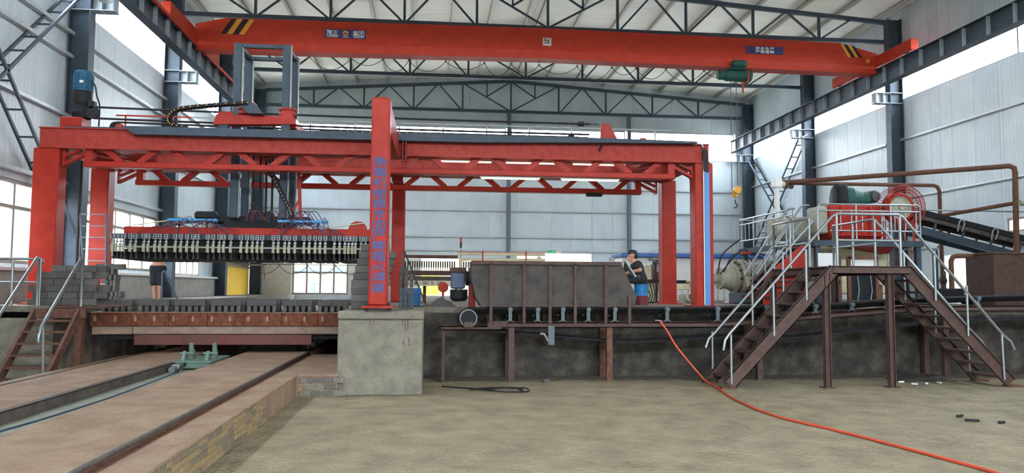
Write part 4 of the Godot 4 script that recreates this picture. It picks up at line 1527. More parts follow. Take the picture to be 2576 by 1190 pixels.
func build_bricks() -> void:
	rng.seed = 11
	b()
	cb(Vector3(0, 0.0575, 0), Vector3(0.24, 0.113, 0.056), 0.005)
	var edge := S.commit()
	b()
	cb(Vector3(0, 0.0575, 0), Vector3(0.28, 0.113, 0.1), 0.006)
	var wide := S.commit()
	b()
	cb(Vector3(0, 0.0575, 0), Vector3(0.24, 0.113, 0.068), 0.005)
	var foot := S.commit()
	# on the car: seven blocks, each a row of feet with stretchers on top
	var y0 := 1.125
	for g in 7:
		var xb := -6.16 + g * 0.66
		var n := 5
		for k in n:
			for r2 in 2:
				brick(foot, M.brick if k % 2 else M.brick2, V(xb + 0.055 + k * 0.117, y0, 15.19 + r2 * 0.32), PI / 2, "dark brick foot under the brick rows on the kiln car", "feet of the brick rows on the kiln car")
		for r in 5:
			for k in 2:
				brick(wide, M.brick, V(xb + 0.145 + k * 0.284, y0 + 0.116, 15.13 + r * 0.32), rng.randf_range(-0.01, 0.01), "dark brick laid as a stretcher in the upper course on the kiln car", "upper course of bricks on the kiln car")
			if r == 0:
				for k in 2:
					brick(edge, M.brick, V(xb + 0.145 + k * 0.284, y0 + 0.116, 15.24), 0.0, "dark brick behind the front stretchers on the kiln car", "second course bricks on the kiln car")
	# tall stepped stack on the landing by the rusty stair
	for c in 7:
		var l := -6.95 + maxf(0, c - 2) * 0.1
		var r := -5.68 - maxf(0, c - 1) * 0.035 - (0.22 if c > 5 else 0.0)
		var row := 0
		for z in [14.12, 14.32]:
			var x := l + (c % 2) * 0.05
			while x + 0.24 < r + 0.03:
				if c < 6 or x > -6.3:
					brick(wide if (c + row) % 2 == 0 else edge, M.brick2 if rng.randf() < 0.4 else M.brick, V(x + 0.13, DECK + 0.116 * c + 0.006, z + rng.randf_range(-0.012, 0.012)), rng.randf_range(-0.03, 0.03), "dark grey brick in the stepped stack behind the rusty stair", "bricks of the stepped stack")
				x += 0.285 if (c + row) % 2 == 0 else 0.25
			row += 1
	# open stack with gaps further back
	for c in 6:
		var l := -6.97 + c * 0.035
		var r := -6.5 - c * 0.035
		var x := l
		while x < r:
			brick(edge, M.brick2, V(x + 0.03, DECK + 0.116 * c, 16.95), PI / 2 + rng.randf_range(-0.05, 0.05), "grey brick on edge in the open stack behind the clamp head's left end", "bricks of the open stack")
			x += rng.randf_range(0.065, 0.1)
	for k in 2:
		brick(wide, M.brick, V(-6.88 + k * 0.285, DECK + 0.696, 16.95), 0.05 * k, "dark brick laid flat on top of the open stack", "bricks on top of the open stack")
	# stack beside the lettered post
	for c in 9:
		for z in [12.5, 12.62, 12.74]:
			var l := -1.3 + maxf(0, c - 3) * 0.028
			for k in 2:
				if c > 7 and k == 1:
					continue
				brick(wide, M.brick2 if rng.randf() < 0.6 else M.brick, V(l + 0.15 + k * 0.29, DECK + 0.116 * c, z), rng.randf_range(-0.03, 0.03), "dark brick in the stack just left of the lettered post", "bricks of the stack by the lettered post")
	for c in 6:
		for k in 3:
			if c == 5 and k > 1:
				continue
			brick(edge, M.brick, V(-0.52 + k * 0.085, DECK + 0.116 * c, 12.95), PI / 2 + rng.randf_range(-0.06, 0.06), "dark brick set on edge in the stack just right of the lettered post", "bricks right of the lettered post")

# ---------------------------------------------------------------- stairs
func pipe(t: Node, pts: Array, r := 0.024, called := "handrail", m: Material = null) -> void:
	ptb(called, m if m else M.galv, t, pts, r, 10)

func build_left_stair() -> void:
	var t := thing("left_stair", "rusty steel stair with galvanised handrails at the left deck", "stair", V(-6.3, 0.0, 13.0))
	for x in [-5.95, -6.66]:
		pbar("stringer", M.rust, t, V(x, 1.16, 13.75), V(x, 0.02, 12.62), 0.05, 0.16)
	for i in 6:
		var f := (i + 0.8) / 6.6
		pbx("tread", M.rust, t, V(-6.3, lerpf(1.16, 0.0, f), lerpf(13.72, 12.6, f)), Vector3(0.68, 0.03, 0.2))
	pbx("landing_beam", M.rust, t, V(-6.26, 1.14, 13.74), Vector3(0.86, 0.16, 0.06))
	pbx("landing_plate", M.rust, t, V(-5.97, 1.245, 14.28), Vector3(0.9, 0.02, 1.1))
	pbx("landing_leg", M.rust, t, V(-5.98, 0.6, 13.84), Vector3(0.12, 1.1, 0.12))
	for x in [-5.95, -6.66]:
		pipe(t, [V(x, 1.25, 13.8), V(x, 2.04, 13.8), V(x, 2.08, 13.74), V(x, 0.98, 12.5), V(x, 0.82, 12.42), V(x, 0.74, 12.43)], 0.024)
		pipe(t, [V(x, 1.02, 12.55), V(x, 0.1, 12.62)], 0.022, "rail_post")
	var r := thing("deck_railing", "galvanised railing on the deck left of the front red post", "railing", V(-7.6, DECK, 13.9))
	pipe(r, [V(-8.4, 2.06, 13.95), V(-6.68, 2.06, 13.95), V(-6.66, 2.0, 13.93)], 0.024)
	for x in [-7.15, -6.7, -8.0]:
		pipe(r, [V(x, DECK, 13.95), V(x, 2.06, 13.95)], 0.022, "rail_post")
	pipe(r, [V(-8.4, 1.66, 13.95), V(-6.7, 1.66, 13.95)], 0.018)
	# small handrails by the man in shorts
	for q in [[-6.75, 16.95, "slanting dark handrail just left of the man in shorts"], [-6.35, 19.2, "slanting dark handrail just right of the man in shorts"]]:
		var h := thing("stair_handrail", q[2], "handrail", V(q[0], DECK, q[1]))
		pipe(h, [V(q[0] - 0.1, DECK, q[1]), V(q[0] - 0.1, 1.95, q[1]), V(q[0] - 0.06, 1.98, q[1]), V(q[0] + 0.28, 1.27, q[1])], 0.025, "handrail", M.greybl)
	var l := thing("wall_ladder", "thin steel ladder standing against the rear left red post", "ladder", V(-6.95, DECK, 16.6))
	pipe(l, [V(-7.26, 3.1, 16.6), V(-7.06, DECK, 16.6)], 0.02, "rail", M.greybl)
	pipe(l, [V(-6.74, 3.1, 16.6), V(-6.68, DECK, 16.6)], 0.02, "rail", M.greybl)
	for i in 8:
		var y := 3.08 - i * 0.24
		pipe(l, [V(lerpf(-7.26, -7.06, i / 8.0), y, 16.6), V(lerpf(-6.74, -6.68, i / 8.0), y, 16.6)], 0.013, "rung", M.grey)
	var c := thing("hanging_lift_chain", "long black chain hanging beside the rear left red post", "chain", V(-7.28, 2.0, 16.6))
	pipe(c, [V(-7.28, 4.9, 16.6), V(-7.28, 2.0, 16.6)], 0.03, "strand", M.dark)

# ---------------------------------------------------------------- belt conveyor, hopper, crossover
func path_y(tab: Array, x: float) -> float:
	for i in tab.size() - 1:
		if x <= tab[i + 1][0]:
			return lerpf(tab[i][1], tab[i + 1][1], clampf((x - tab[i][0]) / (tab[i + 1][0] - tab[i][0]), 0, 1))
	return tab[tab.size() - 1][1]

# a ribbon along x: profile = list of (z, dy)
func ribbon(xs: Array, tab: Array, prof: Array, th: float) -> void:
	for i in xs.size() - 1:
		for k in prof.size() - 1:
			var pts := []
			for q in [[i, k], [i + 1, k], [i + 1, k + 1], [i, k + 1]]:
				var x: float = xs[q[0]]
				pts.append(V(x, path_y(tab, x) + prof[q[1]][1], prof[q[1]][0]))
			quad(pts[0], pts[1], pts[2], pts[3], Vector3.UP)
			var d := Vector3(0, -th, 0)
			quad(pts[0] + d, pts[1] + d, pts[2] + d, pts[3] + d, Vector3.DOWN)
			if k == 0:
				quad(pts[0], pts[1], pts[1] + d, pts[0] + d, Vector3.BACK)
			if k == prof.size() - 2:
				quad(pts[3], pts[2], pts[2] + d, pts[3] + d, Vector3.FORWARD)

func build_conveyor() -> void:
	var t := thing("belt_conveyor", "long low belt conveyor in front of the dark retaining wall", "conveyor", V(5.5, 0, 13.5))
	var beam := [[0.16, 0.92], [1.2, 0.92], [1.3, 0.97], [5.0, 0.98], [5.9, 1.04], [6.9, 1.13], [8.84, 1.27], [15.5, 1.33]]
	for z in [13.25, 13.82]:
		for i in [0, 2, 3, 4, 5, 6]:
			b()
			chan(V(beam[i][0], beam[i][1], z), V(beam[i + 1][0], beam[i + 1][1], z), 0.06, 0.085 if i else 0.06, 0.012, 1.0 if z < 13.5 else -1.0)
			fin("frame_beam", M.brown, t)
		for x in [1.36, 3.08, 5.8, 9.34, 12.5]:
			var top := path_y(beam, x) - 0.04
			pbx("leg", M.brown if x > 3.5 or x < 2.0 else M.rust, t, V(x, top * 0.5, z), Vector3(0.1, top, 0.1))
	pbx("leg", M.brown, t, V(0.2, 0.45, 13.3), Vector3(0.05, 0.9, 0.05))
	pbx("end_plate", M.brown, t, V(1.12, 0.99, 13.22), Vector3(0.34, 0.1, 0.03))
	for x in [1.7, 2.6, 3.6, 4.5, 5.4, 6.4, 7.4, 8.4, 9.4, 10.4]:
		pbx("cross_bar", M.brown, t, V(x, path_y(beam, x), 13.53), Vector3(0.05, 0.05, 0.56))
	# belt
	var up := [[0.6, 1.2], [1.0, 1.21], [3.6, 1.22], [4.77, 1.23], [5.81, 1.26], [7.32, 1.3], [8.32, 1.38], [9.11, 1.42], [11.06, 1.48], [15.5, 1.52]]
	var xs := []
	var xk := 0.62
	while xk < 15.5:
		xs.append(xk)
		xk += 0.4
	b()
	ribbon(xs, up, [[13.27, 0.06], [13.42, -0.03], [13.64, -0.03], [13.79, 0.06]], 0.022)
	fin("belt", M.belt, t)
	var low := [[0.6, 0.94], [1.4, 0.86], [2.2, 0.8], [3.34, 0.7], [4.0, 0.72], [4.65, 0.77], [5.3, 0.8], [5.8, 0.79], [6.6, 0.78], [7.3, 0.86], [7.9, 0.92], [8.2, 0.95], [8.7, 1.0], [9.5, 1.06], [11.0, 1.13], [15.5, 1.2]]
	b()
	ribbon(xs, low, [[13.3, -0.02], [13.45, 0.0], [13.62, 0.0], [13.76, -0.02]], 0.02)
	fin("return_belt", M.belt, t)
	b()
	cy(V(0.62, 1.09, 13.24), V(0.62, 1.09, 13.82), 0.135, -1, 28)
	fin("head_pulley", M.black, t)
	b()
	lathe(V(0.62, 1.09, 13.235), Vector3(0, 0, 1), [Vector2(0.15, -0.05), Vector2(0.15, 0.012), Vector2(0.136, 0.012), Vector2(0.136, -0.02)], 28)
	fin("pulley_rim", M.grey, t)
	b()
	for i in 14:
		var a0 := PI * 0.5 + PI * i / 14
		var a1 := PI * 0.5 + PI * (i + 1) / 14
		bar(V(0.62 + 0.148 * cos(a0), 1.09 + 0.148 * sin(a0), 13.53), V(0.62 + 0.148 * cos(a1), 1.09 + 0.148 * sin(a1), 13.53), 0.5, 0.012, Vector3(cos(a0), sin(a0), 0))
	fin("belt_wrap", M.belt, t)
	pbx("bearing", M.dirty, t, V(0.62, 0.98, 13.2), Vector3(0.16, 0.1, 0.08), 0.01)
	# idlers with their forked brackets
	for xi in [1.34, 1.82, 2.26, 2.71, 3.18, 4.12, 5.04, 5.95, 6.86, 7.55, 8.23, 9.1, 10.0]:
		var by := path_y(beam, xi) + 0.045
		var ty := path_y(up, xi) + 0.03
		b()
		prism([V(xi - 0.08, by, 13.22), V(xi - 0.028, by + 0.05, 13.22), V(xi - 0.032, ty, 13.22), V(xi + 0.032, ty, 13.22), V(xi + 0.028, by + 0.05, 13.22), V(xi + 0.08, by, 13.22), V(xi, by + 0.035, 13.22)], Vector3(0, 0, -0.035))
		cy(V(xi, ty, 13.18), V(xi, ty, 13.25), 0.04, -1, 14)
		var ib := fin("idler_bracket", M.idler, t)
		b()
		cy(V(xi, ty - 0.02, 13.26), V(xi, by + 0.08, 13.42), 0.045, -1, 12)
		cy(V(xi, by + 0.08, 13.43), V(xi, by + 0.08, 13.64), 0.045, -1, 12)
		fin("roller", M.black, ib)
	b()
	cb(V(2.05, 0.8, 13.18), Vector3(0.11, 0.33, 0.02), 0.004)
	fin("hanger_plate", M.idler, t)
	ptb("bent_rod", M.grey, t, [V(1.86, 0.83, 13.2), V(1.93, 0.82, 13.2), V(2.0, 0.7, 13.2)], 0.02, 8)

	var h := thing("feed_hopper", "long dark steel feed hopper standing over the conveyor", "hopper", V(2.1, 1.0, 13.5))
	for z in [13.2, 13.86]:
		b()
		prism([V(0.66, 2.06, z), V(3.28, 2.06, z), V(3.56, 1.46, z), V(3.52, 1.3, z), V(0.84, 1.29, z), V(0.74, 1.45, z), V(0.67, 1.75, z)], Vector3(0, 0, 0.02 if z < 13.5 else -0.02))
		fin("side_plate", M.hopper, h)
		for x in [1.0, 1.57, 2.02, 2.46, 3.0, 3.42]:
			var top: float = 2.04 if x < 3.3 else 1.5
			var zz := 13.155 if z < 13.5 else 13.9
			pbx("rib", M.brown, h, V(x, (top + 1.0) * 0.5, zz), Vector3(0.05, top - 1.02, 0.06))
		pbx("top_flange", M.brown, h, V(1.97, 2.045, 13.16 if z < 13.5 else 13.9), Vector3(2.62, 0.06, 0.07))
	b()
	prism([V(0.66, 2.06, 13.2), V(0.67, 1.75, 13.2), V(0.74, 1.45, 13.2), V(0.84, 1.29, 13.2), V(0.86, 1.29, 13.2), V(0.76, 1.45, 13.2), V(0.69, 1.75, 13.2), V(0.68, 2.06, 13.2)], Vector3(0, 0, -0.66))
	fin("end_plate", M.hopper, h)
	b()
	prism([V(3.28, 2.06, 13.2), V(3.56, 1.46, 13.2), V(3.54, 1.46, 13.2), V(3.26, 2.06, 13.2)], Vector3(0, 0, -0.66))
	fin("end_plate", M.hopper, h)
	# drive at the hopper's left end
	var d := thing("feeder_drive", "blue gearbox with black motor at the hopper's left end", "drive", V(0.48, DECK, 14.1))
	pbx("gearbox", M.gearblue, d, V(0.46, 1.74, 14.1), Vector3(0.26, 0.3, 0.26), 0.025)
	pbx("top_box", M.brown, d, V(0.46, 1.93, 14.1), Vector3(0.3, 0.1, 0.26), 0.02)
	b()
	lathe(V(0.48, 1.36, 14.1), Vector3.UP, [Vector2(0, 0), Vector2(0.12, 0.01), Vector2(0.16, 0.06), Vector2(0.16, 0.22), Vector2(0, 0.22)], 18)
	fin("motor", M.black, d)
	pbx("red_bracket", M.red_tr, d, V(0.72, 1.62, 14.12), Vector3(0.12, 0.72, 0.2), 0.01)
	pcy("coupling", M.black, d, V(0.6, 1.78, 14.1), V(0.72, 1.78, 14.1), 0.13)
	pcy("coupling_flange", M.red_tr, d, V(0.72, 1.86, 14.1), V(0.78, 1.86, 14.1), 0.15)
	var rw := thing("red_hand_wheel", "small red disc on a post left of the feeder drive", "wheel", V(0.2, DECK, 14.7))
	pcy("disc", M.red_tr, rw, V(0.2, 1.62, 14.68), V(0.2, 1.62, 14.74), 0.1, -1, 22)
	pbx("post", M.red_tr, rw, V(0.2, 1.4, 14.72), Vector3(0.04, 0.28, 0.04))
	pbx("foot", M.red_tr, rw, V(0.28, 1.275, 14.72), Vector3(0.3, 0.03, 0.12))
	b()
	rng.seed = 31
	prism([V(-0.18, DECK, 14.25), V(0.42, DECK, 14.25), V(0.34, 1.36, 14.25), V(0.26, 1.38, 14.25), V(0.18, 1.44, 14.25), V(0.08, 1.4, 14.25), V(-0.02, 1.3, 14.25), V(-0.1, 1.29, 14.25)], Vector3(0, 0, -0.3))
	tag(fin("clay_heap", M.brick), "small heap of dark clay lumps by the belt's end", "heap")

func build_crossover() -> void:
	var t := thing("crossover_stair", "brown steel crossover stair over the belt conveyor", "stair", V(7.3, 0, 13.0))
	for z in [12.15, 12.95]:
		b()
		chan(V(4.8, 0.06, z), V(6.64, 1.95, z), 0.06, 0.2, 0.012, 1.0)
		fin("stringer", M.brown, t)
		b()
		chan(V(9.74, 0.06, z), V(7.92, 1.95, z), 0.06, 0.2, 0.012, 1.0)
		fin("stringer", M.brown, t)
		pbx("stair_foot", M.rust, t, V(4.78, 0.015, z), Vector3(0.26, 0.03, 0.16))
		pbx("stair_foot", M.rust, t, V(9.76, 0.015, z), Vector3(0.26, 0.03, 0.16))
	for i in 9:
		var f := (i + 0.7) / 9.6
		pbx("tread", M.brown, t, V(lerpf(4.8, 6.64, f), lerpf(0.02, 1.96, f), 12.55), Vector3(0.23, 0.035, 0.78))
		pbx("tread", M.brown, t, V(lerpf(9.74, 7.92, f), lerpf(0.02, 1.96, f), 12.55), Vector3(0.23, 0.035, 0.78))
	# landing and bridge
	for z in [12.13, 12.97]:
		b()
		chan(V(6.6, 1.94, z), V(7.95, 1.94, z), 0.06, 0.12, 0.012, 1.0)
		fin("landing_beam", M.brown, t)
	for x in [6.62, 7.88]:
		b()
		chan(V(x, 1.94, 12.13), V(x, 1.94, 14.45), 0.06, 0.12, 0.012, 1.0)
		fin("landing_beam", M.brown, t)
	pbx("landing_beam", M.brown, t, V(7.25, 1.94, 14.42), Vector3(1.3, 0.12, 0.06))
	pbx("landing_plate", M.brown, t, V(7.25, 2.005, 13.28), Vector3(1.3, 0.012, 2.36))
	for q in [[6.5, 12.17, 0.0], [7.62, 12.17, 0.0], [6.62, 14.42, DECK], [7.88, 14.42, DECK]]:
		b()
		hbeam(V(q[0], q[2], q[1]), V(q[0], 1.88, q[1]), 0.1, 0.1, 0.012, Vector3.RIGHT)
		var l := fin("leg", M.brown, t)
		pbx("foot_plate", M.rust, l, V(q[0], q[2] + 0.008, q[1]), Vector3(0.2, 0.016, 0.2))
	for i in 3:
		pbx("rear_tread", M.brown, t, V(7.0, 1.85 - i * 0.2, 14.6 + i * 0.25), Vector3(0.75, 0.035, 0.22))
	for x in [6.62, 7.38]:
		pbar("rear_stringer", M.brown, t, V(x, 1.92, 14.45), V(x, 1.28, 15.25), 0.05, 0.12)
	# handrails
	var n := V(0, 0, 12.13)
	pipe(t, [V(4.71, 0.62, 12.13), V(4.74, 0.78, 12.13), V(4.8, 0.87, 12.13), V(6.62, 2.84, 12.13), V(6.7, 2.88, 12.13), V(7.78, 2.88, 12.13), V(7.86, 2.84, 12.13), V(9.6, 0.87, 12.13), V(9.74, 0.76, 12.13), V(9.8, 0.62, 12.13)])
	pipe(t, [V(6.69, 2.44, 12.13), V(7.81, 2.44, 12.13)], 0.02)
	pipe(t, [V(4.72, 0.6, 12.97), V(4.78, 0.76, 12.97), V(4.86, 0.83, 12.97), V(6.7, 2.82, 12.97), V(6.64, 2.88, 13.02), V(6.64, 2.88, 14.4), V(6.64, 2.0, 14.4)])
	pipe(t, [V(9.92, 0.58, 12.97), V(9.84, 0.72, 12.97), V(9.7, 0.84, 12.97), V(7.88, 2.86, 12.97), V(7.87, 2.88, 13.05), V(7.87, 2.88, 14.4), V(7.87, 2.0, 14.4)])
	for x in [6.64, 7.87]:
		pipe(t, [V(x, 2.44, 12.97), V(x, 2.44, 14.4)], 0.02)
		for z in [12.97, 13.7]:
			pipe(t, [V(x, 2.0, z), V(x, 2.88, z)], 0.022, "rail_post")
		pipe(t, [V(x + (0.05 if x < 7 else -0.06), 2.0, 12.13), V(x + (0.05 if x < 7 else -0.06), 2.88, 12.13)], 0.024, "rail_post")
	for z in [12.13, 12.97]:
		for f in [0.42, 0.73]:
			pipe(t, [V(lerpf(4.8, 6.64, f), lerpf(0.06, 1.95, f), z), V(lerpf(4.8, 6.64, f), lerpf(0.06, 1.95, f) + 0.84, z)], 0.021, "rail_post")
			pipe(t, [V(lerpf(9.74, 7.92, f), lerpf(0.06, 1.95, f), z), V(lerpf(9.74, 7.92, f), lerpf(0.06, 1.95, f) + 0.84, z)], 0.021, "rail_post")
		pipe(t, [V(4.84, 0.08, z), V(4.84, 0.88, z)], 0.021, "rail_post")
		pipe(t, [V(9.6, 0.12, z), V(9.58, 0.9, z)], 0.021, "rail_post")

	# hoses and litter on the floor
	b()
	tb(curve([V(3.98, 1.05, 13.2), V(4.09, 0.87, 13.12), V(4.23, 0.62, 13.08), V(4.5, 0.27, 13.0), V(4.66, 0.05, 12.8), V(4.62, 0.016, 12.2), V(4.39, 0.016, 10.87), V(4.33, 0.016, 9.47), V(4.58, 0.016, 8.44), V(4.75, 0.016, 7.58), V(4.87, 0.016, 6.83), V(4.93, 0.016, 6.3), V(4.9, 0.016, 5.0)], 8), 0.016, 8)
	tag(fin("orange_hose", M.hose), "orange hose running from the conveyor across the floor", "hose")
	b()
	tb([V(3.9, 1.06, 13.24), V(4.02, 1.05, 13.2)], 0.012, 8)
	tag(fin("hose_nozzle", M.galv), "bare metal end of the orange hose on the conveyor", "nozzle")
	var coil := []
	for i in 34:
		var a := 2.4 - i * 0.62
		var r := 0.3 + 0.09 * sin(i * 1.3) + i * 0.003
		coil.append(V(1.1 + r * cos(a) + 0.06 * sin(i * 0.37), 0.018 + (i % 5) * 0.007, 12.05 + r * 0.62 * sin(a)))
	b()
	tb(curve([V(0.17, 0.016, 12.62), V(0.4, 0.016, 12.45), V(0.66, 0.016, 12.3)] + coil, 3), 0.011, 6)
	tag(fin("coiled_cable", M.black), "loose coil of black cable lying on the floor", "cable")
	var litter := [[6.7, 9.26, 0.14, 0.5], [6.62, 8.93, 0.16, -0.4], [6.89, 8.78, 0.1, 0.2]]
	for i in 3:
		var q: Array = litter[i]
		b()
		cb(V(q[0], 0.02, q[1]), Vector3(q[2], 0.03, 0.03), 0.006, Basis(Vector3.UP, q[3]))
		tag(fin("steel_scrap", M.dark), "small dark steel scrap on the floor at the right, %s" % ["the leftmost of three", "the middle of three", "the rightmost of three"][i], "scrap")
	b()
	cb(V(1.95, 0.035, 13.1), Vector3(0.11, 0.07, 0.09), 0.01, Basis(Vector3.UP, 0.3))
	tag(fin("clay_lump", M.brick), "dark square clay lump on the floor under the hopper", "lump")
	b()
	prism([V(8.2, 0.0, 12.9), V(9.35, 0.0, 12.9), V(9.2, 0.07, 12.9), V(8.9, 0.1, 12.9), V(8.5, 0.06, 12.9)], Vector3(0, 0, -0.5))
	tag(fin("dirt_heap", M.pit), "low heap of dark dirt under the right stair", "heap")
	# dust drifted against the foot of the retaining wall
	rng.seed = 17
	var edge := [V(-0.12, 0.004, 13.94), V(15.9, 0.004, 13.94)]
	var x := 15.9
	while x > -0.1:
		edge.append(V(x, 0.004, 13.45 - rng.randf_range(0.0, 0.3)))
		x -= rng.randf_range(0.2, 0.5)
	b()
	prism(edge, Vector3(0, 0.012, 0))
	tag(fin("dust_drift", M.dust), "dark dust drifted along the foot of the retaining wall", "dust")
	rng.seed = 3
	var spots := [[8.15, 12.75], [8.45, 12.5], [8.75, 12.6], [8.2, 12.45]]
	for i in 4:
		b()
		cb(V(spots[i][0], 0.02, spots[i][1]), Vector3(0.1, 0.03, 0.04), 0.008, Basis(Vector3.UP, i * 0.8))
		tag(fin("paper_scrap", M.white), "pale scrap lying by the dirt heap under the right stair", "scrap", "pale scraps by the dirt heap")

# ---------------------------------------------------------------- extruder side
func build_extruder() -> void:
	# raised platform
	var t := thing("extruder_platform", "raised dark platform with galvanised railings around the extruder", "platform", V(10.6, DECK, 20))
	pbx("floor_plate", M.steel, t, V(10.6, 2.81, 17.95), Vector3(2.76, 0.03, 0.5))
	pbx("floor_plate", M.steel, t, V(9.42, 2.81, 20.2), Vector3(0.5, 0.03, 4.2))
	pbx("edge_beam", M.steel, t, V(10.6, 2.74, 17.72), Vector3(2.8, 0.12, 0.06))
	pbx("edge_beam", M.steel, t, V(9.2, 2.74, 20.0), Vector3(0.06, 0.12, 4.6))
	for q in [[9.3, 17.8], [11.9, 17.8], [9.3, 22.1]]:
		pbx("leg", M.steel, t, V(q[0], 2.0, q[1]), Vector3(0.12, 1.46, 0.12))
	pipe(t, [V(9.32, 2.82, 17.75), V(9.32, 3.64, 17.75), V(9.38, 3.71, 17.75), V(11.9, 3.71, 17.75), V(11.96, 3.66, 17.75), V(11.96, 2.82, 17.75)])
	pipe(t, [V(9.32, 3.55, 17.75), V(11.96, 3.55, 17.75)], 0.02)
	pipe(t, [V(9.62, 3.06, 17.75), V(11.96, 3.06, 17.75)], 0.02)
	for i in 8:
		pipe(t, [V(9.9 + i * 0.28, 3.06, 17.75), V(9.9 + i * 0.28, 3.55, 17.75)], 0.014, "baluster")
	for x in [10.3, 11.2]:
		pipe(t, [V(x, 2.82, 17.75), V(x, 3.71, 17.75)], 0.022, "rail_post")
	pipe(t, [V(9.22, 2.82, 18.85), V(9.22, 3.66, 18.85), V(9.22, 3.7, 18.95), V(9.22, 3.7, 22.2), V(9.22, 3.64, 22.3), V(9.22, 2.82, 22.3)])
	for y in [3.55, 3.06]:
		pipe(t, [V(9.22, y, 18.85), V(9.22, y, 22.3)], 0.02)
	for i in 12:
		pipe(t, [V(9.22, 3.06, 19.1 + i * 0.28), V(9.22, 3.55, 19.1 + i * 0.28)], 0.014, "baluster")
	for z in [20.3, 21.3]:
		pipe(t, [V(9.22, 2.82, z), V(9.22, 3.7, z)], 0.022, "rail_post")
	pipe(t, [V(9.22, 3.7, 22.3), V(10.6, 3.7, 22.3)])
	# its stair, falling to the left
	var s := thing("platform_stair", "steep stair with galvanised handrails falling left from the extruder platform", "stair", V(8.4, DECK, 18.3))
	for z in [17.95, 18.7]:
		b()
		chan(V(9.15, 2.76, z), V(7.7, 1.3, z), 0.06, 0.2, 0.012, 1.0)
		fin("stringer", M.brown, s)
		pipe(s, [V(9.2, 3.69, z), V(9.06, 3.69, z), V(8.98, 3.64, z), V(7.86, 2.02, z), V(7.82, 1.98, z)])
		pipe(s, [V(9.0, 3.3, z), V(7.98, 1.85, z)], 0.02)
		pipe(s, [V(8.6, 2.3, z), V(8.6, 3.08, z)], 0.021, "rail_post")
		pipe(s, [V(8.05, 1.7, z), V(8.05, 2.28, z)], 0.021, "rail_post")
	for i in 7:
		var f := (i + 0.7) / 7.4
		pbx("tread", M.red_dk, s, V(lerpf(9.15, 7.7, f), lerpf(2.8, 1.3, f), 18.32), Vector3(0.24, 0.035, 0.7))
	# the extruder itself
	var e := thing("clay_extruder", "cream and red vacuum clay extruder behind the crossover stair", "extruder", V(10, DECK, 19.6))
	b()
	lathe(V(7.2, 1.9, 19.6), Vector3.RIGHT, [Vector2(0, 0), Vector2(0.12, 0), Vector2(0.12, 0.3), Vector2(0.29, 0.3), Vector2(0.29, 0.37), Vector2(0.25, 0.37), Vector2(0.27, 0.5), Vector2(0.33, 0.62), Vector2(0.33, 0.68), Vector2(0.4, 0.68), Vector2(0.4, 0.74), Vector2(0.36, 0.74), Vector2(0.36, 0.8), Vector2(0.49, 0.8), Vector2(0.49, 0.88), Vector2(0.45, 0.88), Vector2(0.45, 0.92), Vector2(0.49, 0.92), Vector2(0.49, 1.0), Vector2(0.42, 1.0), Vector2(0.42, 1.55), Vector2(0.45, 1.55), Vector2(0.45, 1.61), Vector2(0.42, 1.61), Vector2(0.42, 3.2), Vector2(0, 3.2)], 28)
	fin("barrel", M.machine, e)
	for i in 12:
		var a := TAU * i / 12
		b()
		cy(V(7.93, 1.9 + 0.43 * sin(a), 19.6 + 0.43 * cos(a)), V(8.23, 1.9 + 0.43 * sin(a), 19.6 + 0.43 * cos(a)), 0.03, -1, 8)
		fin("flange_bolt", M.dirty, e)
	for x in [8.1, 8.45]:
		b()
		cbar(V(x, 1.95, 19.12), V(x + 0.06, 1.32, 19.05), 0.12, 0.07, 0.015)
		fin("clamp_arm", M.cream, e)
	b()
	prism([V(7.75, DECK, 19.3), V(9.0, DECK, 19.3), V(8.8, 1.42, 19.3), V(7.95, 1.42, 19.3)], Vector3(0, 0, -0.6))
	fin("cradle", M.red_dk, e)
	pbx("base_box", M.black, e, V(8.4, 1.4, 18.75), Vector3(1.5, 0.28, 0.3), 0.02)
	pbx("base_box", M.greybl, e, V(7.75, 1.4, 18.75), Vector3(0.5, 0.26, 0.34), 0.02)
	pbx("lower_body", M.cream, e, V(11.1, 2.2, 19.4), Vector3(1.5, 1.4, 1.0), 0.05)
	pbx("lower_body_band", M.machine, e, V(10.1, 2.35, 19.4), Vector3(0.9, 0.7, 0.9), 0.06)
	b()
	cb(V(10.75, 3.36, 18.95), Vector3(1.42, 0.86, 0.8), 0.03)
	fin("mixer_box", M.red, e)
	for x in [10.35, 10.75, 11.12]:
		pbx("box_rib", M.red, e, V(x, 3.36, 18.53), Vector3(0.04, 0.8, 0.04))
	pbx("box_ledge", M.red, e, V(10.75, 3.02, 18.5), Vector3(1.42, 0.06, 0.1))
	pbx("box_lid", M.machine, e, V(9.9, 3.4, 18.9), Vector3(0.3, 0.7, 0.6), 0.04)
	b()
	prism([V(10.02, 2.92, 18.5), V(11.46, 2.92, 18.5), V(11.95, 2.95, 18.5), V(11.6, 2.55, 18.5), V(10.3, 2.75, 18.5)], Vector3(0, 0, -0.6))
	fin("chute", M.red_dk, e)
	b()
	lathe(V(8.9, 3.2, 19.5), Vector3.RIGHT, [Vector2(0, 0), Vector2(0.25, 0), Vector2(0.3, 0.06), Vector2(0.3, 0.5), Vector2(0.36, 0.55), Vector2(0.36, 1.2), Vector2(0, 1.2)], 20)
	fin("vacuum_chamber", M.machine, e)
	# clutch, motor and flywheel
	b()
	lathe(V(10.6, 3.98, 19.2), Vector3(1, 0, 0.25), [Vector2(0, 0), Vector2(0.38, 0), Vector2(0.42, 0.06), Vector2(0.42, 0.22), Vector2(0.36, 0.24), Vector2(0.34, 0.4), Vector2(0.26, 0.62), Vector2(0.2, 0.66), Vector2(0.2, 0.8), Vector2(0, 0.8)], 24)
	fin("clutch", M.teal, e)
	b()
